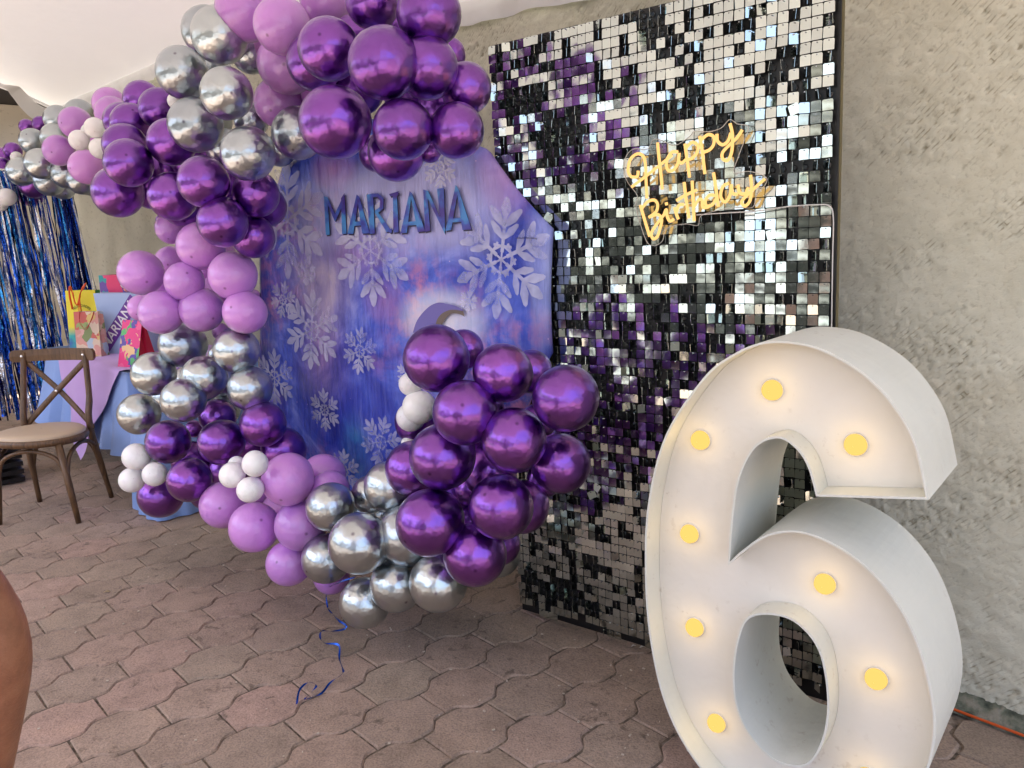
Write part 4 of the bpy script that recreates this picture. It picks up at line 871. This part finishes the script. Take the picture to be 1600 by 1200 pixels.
v8 = [bl, bl+hx*BWd, bl+hx*BWd-nx*.34, bl-nx*.34]; v8t = [bl-hx*t1+UPz*BHt, bl+hx*(BWd+t1)+UPz*BHt, bl+hx*(BWd+t1)-nx*.38+UPz*BHt, bl-hx*t1-nx*.38+UPz*BHt]
bb.add(v8+v8t, [(0, 1, 5, 4), (1, 2, 6, 5), (2, 3, 7, 6), (3, 0, 4, 7), (0, 3, 2, 1), (4, 5, 6, 7)])
mb_ = cloth('pale_blue_box_card', (.36, .47, .72), .6); bb.build('body', mb_, gb)
bb = MB(); mid = bl+hx*BWd/2+UPz*(BHt/2)
def bx(a, b_, o_=.004): return mid+hx*a+UPz*b_+nx*o_
an = R(48); ux, uy = math.cos(an), math.sin(an); LB, WB = .215, .044
bb.add([bx(-LB*ux-WB*uy*-1*-1, -LB*uy+WB*ux), bx(LB*ux-WB*uy, LB*uy+WB*ux), bx(LB*ux+WB*uy, LB*uy-WB*ux), bx(-LB*ux+WB*uy, -LB*uy-WB*ux)], [(0, 3, 2, 1)]); bn_o = bb.build('banner', mat('purple_banner_card', (.13, .03, .30), .5), gb)
tm = text_mesh('MARIANA', .090); tm.materials.append(mat('white_banner_ink', (.8, .8, .82), .5))
Mx = Matrix.Translation(bx(0, 0, .007)) @ Matrix(((hx.x, 0, -nx.x*-1, 0), (hx.y, 0, -nx.y*-1, 0), (0, 1, 0, 0), (0, 0, 0, 1))) @ Matrix.Rotation(an, 4, 'Z')
lo = bpy.data.objects.new('banner_lettering', tm); C.objects.link(lo); lo.parent = bn_o; lo.matrix_basis = Mx
# small items on top of the box
bb = MB(); c = (v8t[0]+v8t[2])/2; bb.box(c-hx*.06+UPz*.055, (.30, .20, .11), ax=(hx, nx, UPz)); 
def blotch(name, cols, scale, rough=.5):
    m = mat(name, cols[0], rough); v = N(m, 'ShaderNodeTexVoronoi'); v.inputs['Scale'].default_value = scale; tc = N(m, 'ShaderNodeNewGeometry'); nz_ = N(m, 'ShaderNodeTexNoise'); nz_.inputs['Scale'].default_value = scale*.8; L(m, tc.outputs['Position'], nz_.inputs['Vector'])
    mx_ = N(m, 'ShaderNodeVectorMath', operation='ADD'); sc2 = N(m, 'ShaderNodeVectorMath', operation='SCALE'); sc2.inputs['Scale'].default_value = .12; L(m, nz_.outputs['Color'], sc2.inputs[0]); L(m, tc.outputs['Position'], mx_.inputs[0]); L(m, sc2.outputs[0], mx_.inputs[1]); L(m, mx_.outputs[0], v.inputs['Vector'])
    sp_ = N(m, 'ShaderNodeSeparateColor'); L(m, v.outputs['Color'], sp_.inputs[0]); k = len(cols); L(m, ramp(m, sp_.outputs[0], [(i/k, c_) for i, c_ in enumerate(cols)], 'CONSTANT'), bsdf(m).inputs['Base Color']); return m
o = bb.build('toy_box', blotch('printed_pink_box', [(.62, .03, .13), (.62, .03, .13), (.62, .05, .16), (.02, .28, .30), (.12, .05, .3), (.62, .03, .13)], 14)); tag(o, 'low hot pink toy box lying on top of the blue gift box', 'toy box')
sw = empty('sweet_bag', c+hx*.10+nx*.13); tag(sw, 'small clear bag of pastel sweets on the corner of the blue gift box', 'sweets'); rr = random.Random(9); mm_ = [mat('sweet_white', (.75, .72, .72), .3), mat('sweet_blue', (.25, .4, .7), .3), mat('sweet_coral', (.8, .3, .25), .3)]
for i in range(16):
    p = c+hx*(.07+rr.uniform(-.05, .07))+nx*(.16+rr.uniform(-.03, .02))+UPz*(.018+rr.uniform(0, .035)); bb = MB(); bb.lathe([(.0005, -.017), (.012, -.012), (.018, 0), (.012, .012), (.0005, .017)], 8, Matrix.Translation(p)); bb.build('sweet', mm_[i % 3], sw)
def bag(name, bl, yaw, w_, hgt, dep, m, label, side_m=None, pinch=.35, handle=None, hl=None):
    hx_ = Vector((math.cos(yaw), math.sin(yaw), 0)); n_ = Vector((math.sin(yaw), -math.cos(yaw), 0)); t_ = empty(name, bl); tag(t_, label, 'gift bag')
    B = [bl, bl+hx_*w_, bl+hx_*w_-n_*dep, bl-n_*dep]; T_ = [bl+UPz*hgt-n_*dep*pinch*.5, bl+hx_*w_+UPz*hgt-n_*dep*pinch*.5, bl+hx_*w_+UPz*hgt-n_*dep*(1-pinch*.5), bl+UPz*hgt-n_*dep*(1-pinch*.5)]
    bb = MB(); bb.add(B+T_, [(0, 1, 5, 4), (2, 3, 7, 6), (0, 3, 2, 1)]); bb.build('front_panel', m, t_)
    mr = [(B[1]+B[2])/2, (T_[1]+T_[2])/2-hx_*.03, (B[0]+B[3])/2, (T_[0]+T_[3])/2+hx_*.03]
    bb = MB(); bb.add([B[1], B[2], mr[0], T_[1], T_[2], mr[1]], [(0, 2, 5, 3), (2, 1, 4, 5)]); bb.add([B[0], B[3], mr[2], T_[0], T_[3], mr[3]], [(0, 3, 5, 2), (2, 5, 4, 1)]); bb.build('gusset', side_m or m, t_)
    if handle:
        for hd in hl:
            bb = MB(); bb.tube(crom([T_[0]+hx_*(w_*a)+UPz*b_+n_*o_ for a, b_, o_ in hd], 6), handle[1], 6, flat=.4); bb.build('handle', handle[0], t_)
    return t_, hx_, n_
yb = onz(106, 549, ZT)
def yellowmat():
    m = mat('yellow_bag_card', (.78, .68, .03), .45); g_ = N(m, 'ShaderNodeNewGeometry'); s_ = N(m, 'ShaderNodeSeparateXYZ'); L(m, g_.outputs['Position'], s_.inputs[0]); mr = N(m, 'ShaderNodeMapRange'); L(m, s_.outputs[2], mr.inputs[0]); mr.inputs[1].default_value = ZT+.10; mr.inputs[2].default_value = ZT+.16; nz_ = noise_tex(m, 12, 2, vec=g_.outputs['Position'])
    L(m, mixc(m, mr.outputs[0], ramp(m, nz_, [(.4, (.02, .12, .35)), (.6, (.03, .4, .35))]), (.78, .68, .03)), bsdf(m).inputs['Base Color']); return m
hm = mat('orange_ribbon_handle', (.75, .10, .01), .4)
yt, yh, yn = bag('gift_bag', yb+Vector((0, .03, 0)), -.12, .215, .40, .10, yellowmat(), 'bright yellow gift bag with orange ribbon handles standing at the back of the table', mat('green_bag_side', (.03, .22, .04), .5), .5, (hm, .007), [[(.36, -.05, .03), (.33, .03, .04), (.30, -.02, .05), (.34, -.12, .05)], [(.62, -.14, .05), (.66, -.03, .06), (.80, .02, .05), (.86, .05, .04), (.72, .01, .05), (.58, -.1, .055), (.55, -.2, .06)], [(.42, -.01, .05), (.46, -.07, .055), (.56, -.09, .06), (.66, -.03, .055)]])
tm = text_mesh('FELICIDADES', .024); tm.materials.append(mat('dark_green_ink', (.05, .09, .02), .6))
vs0 = np.array([v.co[:] for v in tm.vertices]); 
for v in tm.vertices:
    a_ = v.co.x/.085; rr_ = .085+v.co.y; v.co = Vector((rr_*math.sin(a_), rr_*math.cos(a_)-.085, 0))
lo = bpy.data.objects.new('bag_lettering', tm); C.objects.link(lo); lo.parent = yt; lo.matrix_parent_inverse = yt.matrix_basis.inverted()
lo.matrix_basis = Matrix.Translation(yb+Vector((0, .03, 0))+yh*.11+UPz*.30-yn*.014) @ Matrix(((yh.x, 0, yn.x, 0), (yh.y, 0, yn.y, 0), (0, 1, 0, 0), (0, 0, 0, 1)))
pb = onz(121, 558, ZT)
bag('gift_bag', pb, -.16, .168, .285, .08, blotch('picnic_print_card', [(.62, .30, .26), (.66, .38, .34), (.30, .38, .14), (.62, .45, .15), (.55, .12, .10), (.40, .50, .62), (.20, .26, .10), (.66, .52, .40)], 17), 'patterned pink and green gift bag with red cord handles before the yellow bag', None, .4, (mat('red_cord', (.5, .03, .03), .5), .0022), [[(.3, 0, .01), (.35, -.05, .03), (.6, -.11, .04), (.85, -.04, .03), (.88, 0, .01)], [(.28, 0, .0), (.32, -.07, .025), (.55, -.10, .03), (.8, -.05, .02), (.86, 0, .0)]])
kb = onz(184, 574, ZT)
bag('gift_bag', kb, -.42, .155, .265, .15, blotch('hot_pink_print_card', [(.75, .04, .22), (.75, .04, .22), (.78, .10, .28), (.10, .06, .35), (.75, .04, .22), (.10, .42, .14), (.75, .04, .22), (.78, .5, .25)], 20), 'hot pink gift bag with folded top at the near end of the table', mat('crimson_card', (.50, .008, .05), .5), .92)
# ------------------------------------------------------------------ dark crate under / left of the table
cr_ = empty('plastic_crate', onz(2, 745, 0)); tag(cr_, 'black plastic crate on the floor at the left picture edge behind the chair', 'crate'); cpt = onz(-14, 750, 0); bb = MB()
for k in range(5): bb.box(cpt+Vector((0, 0, .02+k*.05)), (.42, .30, .028), ax=(tu, tn, UPz))
bb.build('slatted_body', M['black'], cr_)
# ------------------------------------------------------------------ tinsel curtain
tc = empty('tinsel_curtain', at(50, 650, 6.1)); tag(tc, 'blue and silver foil tinsel curtain hanging at the far left', 'tinsel curtain')
def foil(name, c_, r_=.22): 
    m = mat(name, c_, r_, 1.); n_ = noise_tex(m, 30, 3); bump(m, n_, .8, .02); return m
fm = [foil('royal_blue_foil', (.03, .12, .60)), foil('silver_foil', (.66, .68, .74)), foil('sky_blue_foil', (.06, .33, .75)), foil('dark_navy_foil', (.012, .015, .07))]
rr = random.Random(5); sets = [MB() for _ in fm]
TPl = Plane(at(108, 300, 6.35), YAWP-.25)
for i in range(390):
    u = rr.random()
    if i > 340: a_top = -rr.uniform(.0, .10); k = rr.choice([0, 0, 3, 3, 1])
    else: a_top = -.06-1.25*u; k = rr.choices([0, 1, 2, 3], [.38, .34, .18, .10])[0]
    if -.30 < a_top < -.14 and rr.random() < .65: continue
    zt_ = 2.02+rr.uniform(-.02, .02); zb = .12+rr.uniform(0, .16); drift = rr.gauss(.11, .045); pts = []; nn_ = 14; wob = rr.uniform(.004, .014); ph_ = rr.uniform(0, 6); o_ = rr.uniform(-.05, .05)
    for j in range(nn_+1):
        f = j/nn_; pts.append(TPl.P+TPl.h*(a_top+drift*(f**.8)+wob*math.sin(f*11+ph_)*f)+TPl.n*(o_+.02*math.sin(f*7+ph_))+Vector((0, 0, zt_+(zb-zt_)*f-TPl.P.z)))
    w_ = rr.uniform(.005, .011); vv = []
    for j, p in enumerate(pts):
        tw = ph_+j*rr.uniform(.1, .9); d = (TPl.h*math.cos(tw)+TPl.n*math.sin(tw))*w_; vv += [p-d, p+d]
    sets[k].add(vv, [(2*j, 2*j+1, 2*j+3, 2*j+2) for j in range(nn_)])
for k, s_ in enumerate(sets): o = s_.build('tinsel_strands', fm[k], tc); tag(o, kind='stuff')
bb = MB(); e0, e1 = TPl.P+TPl.h*.03, TPl.P-TPl.h*1.5
bb.tube([Vector((e0.x, e0.y, 2.03)), Vector((e1.x, e1.y, 2.03))], .014, 8); bb.build('crossbar', M['metal'], tc)
bb = MB(); bb.tube([Vector((e1.x, e1.y, 2.03)), Vector((e1.x, e1.y, 0))], .016, 8); bb.build('stand_pole', M['metal'], tc)
bb = MB(); e2 = TPl.P-TPl.h*.04-TPl.n*.06; bb.tube([Vector((e2.x, e2.y, 2.03)), Vector((e2.x, e2.y, 0))], .012, 8); bb.build('stand_pole', M['metal'], tc)
# ------------------------------------------------------------------ crossback chair
ch = empty('crossback_chair', (-2.565, 4.215, 0)); tag(ch, 'dark wooden crossback chair with a cream padded seat in front of the gift table', 'chair')
fl, frt, bk_l, bk_r = Vector((-2.765, 4.03, 0)), Vector((-2.335, 4.02, 0)), Vector((-2.765, 4.40, 0)), Vector((-2.372, 4.45, 0))
SZ = .445; sc0 = Vector((-2.575, 4.20, 0))
def ell(a, k=1., dz=0.):
    x_ = .225*k*math.cos(a); y_ = .205*k*math.sin(a); x_ *= 1.06-.10*math.sin(a); return sc0+Vector((x_, y_, SZ+dz))
bb = MB(); K = 36
prof = [(.93, -.028), (1.0, -.022), (1.02, -.005), (1., .008), (.97, .012)]
vv = [ell(2*math.pi*k/K, s_, dz) for s_, dz in prof for k in range(K)]; ff = [(j*K+k, j*K+(k+1) % K, (j+1)*K+(k+1) % K, (j+1)*K+k) for j in range(len(prof)-1) for k in range(K)]+[tuple(range(K-1, -1, -1)), tuple((len(prof)-1)*K+k for k in range(K))]
bb.add(vv, ff, True); bb.build('seat_frame', M['wood'], ch)
bb = MB(); prof = [(.955, .010), (.955, .020), (.90, .031), (.7, .037), (.35, .039), (.02, .039)]
vv = [ell(2*math.pi*k/K, s_, dz) for s_, dz in prof for k in range(K)]; bb.add(vv, [(j*K+k, j*K+(k+1) % K, (j+1)*K+(k+1) % K, (j+1)*K+k) for j in range(len(prof)-1) for k in range(K)], True); bb.build('seat_pad', M['seat'], ch)
for ft, tp in ((fl, sc0+Vector((-.165, -.14, SZ-.02))), (frt, sc0+Vector((.165, -.14, SZ-.02)))):
    bb = MB(); bb.tube([tp, tp.lerp(ft, .5), ft], [.019, .018, .014], 10); bb.build('leg', M['wood'], ch)
tops = []
for ft, sx in ((bk_l, -1), (bk_r, 1)):
    s_at = sc0+Vector((.185*sx, .15, SZ)); top = sc0+Vector((.172*sx, .215, .875)); bb = MB(); bb.tube(crom([ft, s_at, s_at+Vector((0, .03, .18)), top], 6), [.014]*3+[.018]*9+[.016]*7, 10); bb.build('leg', M['wood'], ch); tops.append(top)
bb = MB(); rc = crom([sc0+Vector((x_, .215+.035-.035*(x_/.235)**2*1.6-.0, .855)) for x_ in (-.235, -.12, 0, .12, .235)], 6); vv = []
for i, p in enumerate(rc):
    e_ = 1 if 0 < i < len(rc)-1 else .55
    for (dy, dz) in ((-.012, -.033*e_), (.012, -.033*e_), (.015, 0), (.012, .033*e_), (-.012, .033*e_), (-.015, 0)): vv.append(p+Vector((0, dy, dz)))
bb.add(vv, [(i*6+k, i*6+(k+1) % 6, (i+1)*6+(k+1) % 6, (i+1)*6+k) for i in range(len(rc)-1) for k in range(6)]+[(0, 1, 2, 3, 4, 5), tuple((len(rc)-1)*6+k for k in (5, 4, 3, 2, 1, 0))], False); bb.build('top_rail', M['wood'], ch)
for sx in (-1, 1):
    bb = MB(); bb.tube(crom([sc0+Vector((-.168*sx, .222, .82)), sc0+Vector((0, .205+.008*sx, .655)), sc0+Vector((.172*sx, .165, .475)), sc0+Vector((.195*sx, .150, .44))], 6), .0165, 8, flat=.5, up=(0, 1, 0)); bb.build('cross_slat', M['wood'], ch)
for p in (tops[0]+Vector((0, -.025, -.02)), tops[1]+Vector((0, -.025, -.02)), sc0+Vector((0, .184, .655))):
    bb = MB(); bb.lathe([(.0085, 0), (.008, .003), (.004, .005), (.0003, .0055)], 12, Matrix.Translation(p) @ Matrix.Rotation(R(90), 4, 'X')); bb.build('screw', M['metal'], ch)
def arch(a, b_, nm='arch_brace'):
    bb = MB(); md = (a+b_)/2; bb.tube(crom([a+Vector((0, 0, -.20)), a.lerp(md, .25)+Vector((0, 0, -.075)), md+Vector((0, 0, -.03)), b_.lerp(md, .25)+Vector((0, 0, -.075)), b_+Vector((0, 0, -.20))], 6), .0115, 8); bb.build(nm, M['wood'], ch)
def lg(f, t_, k=.0): return t_.lerp(f, k)
q = [sc0+Vector((-.165, -.14, SZ-.02)), sc0+Vector((.165, -.14, SZ-.02)), sc0+Vector((.175, .155, SZ-.02)), sc0+Vector((-.175, .155, SZ-.02))]; ft4 = [fl, frt, bk_r, bk_l]
for i in range(4):
    j = (i+1) % 4; arch(Vector((q[i].lerp(ft4[i], .45).x, q[i].lerp(ft4[i], .45).y, q[i].z)), Vector((q[j].lerp(ft4[j], .45).x, q[j].lerp(ft4[j], .45).y, q[j].z)))
# ------------------------------------------------------------------ person at the left edge
def skin_mesh(name, verts, edges, rad, m, parent, root=0, sub=2):
    me = bpy.data.meshes.new(name); me.from_pydata(verts, edges, []); o = bpy.data.objects.new(name, me); C.objects.link(o)
    mo = o.modifiers.new('s', 'SKIN'); mo.use_smooth_shade = True
    for i, v in enumerate(me.skin_vertices[0].data):
        r_ = rad[i]; v.radius = r_ if isinstance(r_, tuple) else (r_, r_); v.use_root = (i == root)
    sb = o.modifiers.new('u', 'SUBSURF'); sb.levels = sub; sb.render_levels = sub
    bpy.context.view_layer.update(); dg = bpy.context.evaluated_depsgraph_get(); me2 = bpy.data.meshes.new_from_object(o.evaluated_get(dg)); bpy.data.objects.remove(o)
    me2.materials.clear(); me2.materials.append(m)
    for p in me2.polygons: p.use_smooth = True
    return link(name, me2, m, parent)
PX, PYY = -.80, .70
per = empty('person', (PX, PYY, 0)); tag(per, 'person at the left edge in a pale pink top, only a bare arm in view', 'person')
def b3(x_, y_, z_): return (PX+x_, PYY+y_, z_)
V_ = [b3(0, 0, .90), b3(0, .01, 1.08), b3(0, .01, 1.25), b3(0, 0, 1.345), b3(0, .01, 1.40), b3(0, .03, 1.47), b3(0, .03, 1.55),
      b3(.155, 0, 1.30), tuple(at(-17, 1000, .72)), tuple(at(-52, 1290, .76)), tuple(at(-60, 1400, .78)),
      b3(-.155, 0, 1.30), b3(-.23, -.01, 1.03), b3(-.21, .09, .82), b3(-.2, .11, .75),
      b3(.09, 0, .84), b3(.10, .02, .47), b3(.10, -.01, .09), b3(.11, .11, .035), b3(-.09, 0, .84), b3(-.10, .02, .47), b3(-.10, -.01, .09), b3(-.11, .11, .035)]
E_ = [(0, 1), (1, 2), (2, 3), (3, 4), (4, 5), (5, 6), (2, 7), (7, 8), (8, 9), (9, 10), (2, 11), (11, 12), (12, 13), (13, 14), (0, 15), (15, 16), (16, 17), (17, 18), (0, 19), (19, 20), (20, 21), (21, 22)]
rd = [(.15, .105), (.13, .095), (.145, .10), (.07, .06), (.05, .05), (.068, .085), (.07, .085), .054, .0475, .036, .027, .055, .046, .034, .026, .085, .058, .038, .03, .085, .058, .038, .03]
skin_mesh('body', V_, E_, rd, M['skin'], per)
def hand(w, d, side, parent):
    w = Vector(w); d = Vector(d).normalized(); s_ = Vector((0, 1, 0))*1.; nrm = d.cross(s_).normalized(); s_ = nrm.cross(d)*-1
    vs_ = [w, w+d*.045, w+d*.085]; es = [(0, 1), (1, 2)]; rs = [(.024, .018), (.036, .015), (.036, .013)]
    bb_ = skin_mesh('palm', [tuple(v) for v in vs_], es, rs, M['skin'], parent)
    for i, (o_, l_) in enumerate(((.028, .068), (.010, .078), (-.009, .072), (-.027, .055))):
        b0_ = w+d*.075+s_*o_; b1_ = b0_+d*l_*.45+nrm*.004*side; b2_ = b1_+d*l_*.33-nrm*.012*side; b3_ = b2_+d*l_*.22-nrm*.014*side
        skin_mesh('finger', [tuple(v) for v in (b0_, b1_, b2_, b3_)], [(0, 1), (1, 2), (2, 3)], [.009, .0085, .008, .007], M['skin'], bb_, sub=1)
    b0_ = w+d*.02+s_*.025; b1_ = b0_+d*.035+s_*.025; b2_ = b1_+d*.03+s_*.004
    skin_mesh('thumb', [tuple(v) for v in (b0_, b1_, b2_)], [(0, 1), (1, 2)], [.012, .0105, .009], M['skin'], bb_, sub=1)
hand(tuple(at(-60, 1400, .78)), (0, .12, -1), 1, per); hand(b3(-.2, .11, .75), (0, .12, -1), -1, per)
skin_mesh('shirt', [b3(0, 0, .82), b3(0, .01, 1.08), b3(0, .01, 1.25), b3(0, 0, 1.335), b3(.155, 0, 1.30), tuple(at(-42, 872, .71)), b3(-.155, 0, 1.30), b3(-.215, -.01, 1.09)], [(0, 1), (1, 2), (2, 3), (2, 4), (4, 5), (2, 6), (6, 7)], [(.21, .17), (.185, .145), (.17, .125), (.082, .075), .066, .070, .066, .060], M['pink_shirt'], per)
skin_mesh('trousers', [b3(0, 0, .90), b3(.09, 0, .80), b3(.10, .02, .47), b3(.10, -.01, .08), b3(-.09, 0, .80), b3(-.10, .02, .47), b3(-.10, -.01, .08)], [(0, 1), (1, 2), (2, 3), (0, 4), (4, 5), (5, 6)], [(.13, .12), .11, .08, .065, .11, .08, .065], M['trouser'], per)
skin_mesh('hair', [b3(0, -.005, 1.60), b3(0, -.03, 1.54), b3(0, -.055, 1.44), b3(0, -.06, 1.30)], [(0, 1), (1, 2), (2, 3)], [(.05, .06), (.078, .082), (.07, .045), (.04, .022)], M['hair'], per)
for sx in (-1, 1):
    bb = MB(); bb.lathe([(.0003, -.011), (.008, -.008), (.011, 0), (.008, .008), (.0003, .011)], 10, Matrix.Translation(Vector(b3(.03*sx, .108, 1.505)))); e_ = bb.build('eye', M['eye'], per)
    bb = MB(); bb.lathe([(.005, 0), (.0003, .002)], 10, Matrix.Translation(Vector(b3(.03*sx, .1185, 1.505))) @ Matrix.Rotation(R(-90), 4, 'X')); bb.build('iris', M['iris'], e_)
    skin_mesh('ear', [b3(.078*sx, .02, 1.515), b3(.082*sx, .015, 1.48)], [(0, 1)], [(.012, .018), (.009, .012)], M['skin'], per, sub=1)
    skin_mesh('shoe', [b3(.10*sx, -.03, .05), b3(.105*sx, .09, .035), b3(.11*sx, .17, .028)], [(0, 1), (1, 2)], [(.045, .045), (.045, .032), (.038, .024)], mat('white_shoe', (.6, .6, .6), .6), per, sub=1)
skin_mesh('nose', [b3(0, .112, 1.505), b3(0, .128, 1.475)], [(0, 1)], [.009, .014], M['skin'], per, sub=1)
skin_mesh('mouth', [b3(-.022, .108, 1.445), b3(0, .115, 1.445), b3(.022, .108, 1.445)], [(0, 1), (1, 2)], [.004, .008, .004], M['lip'], per, sub=1)
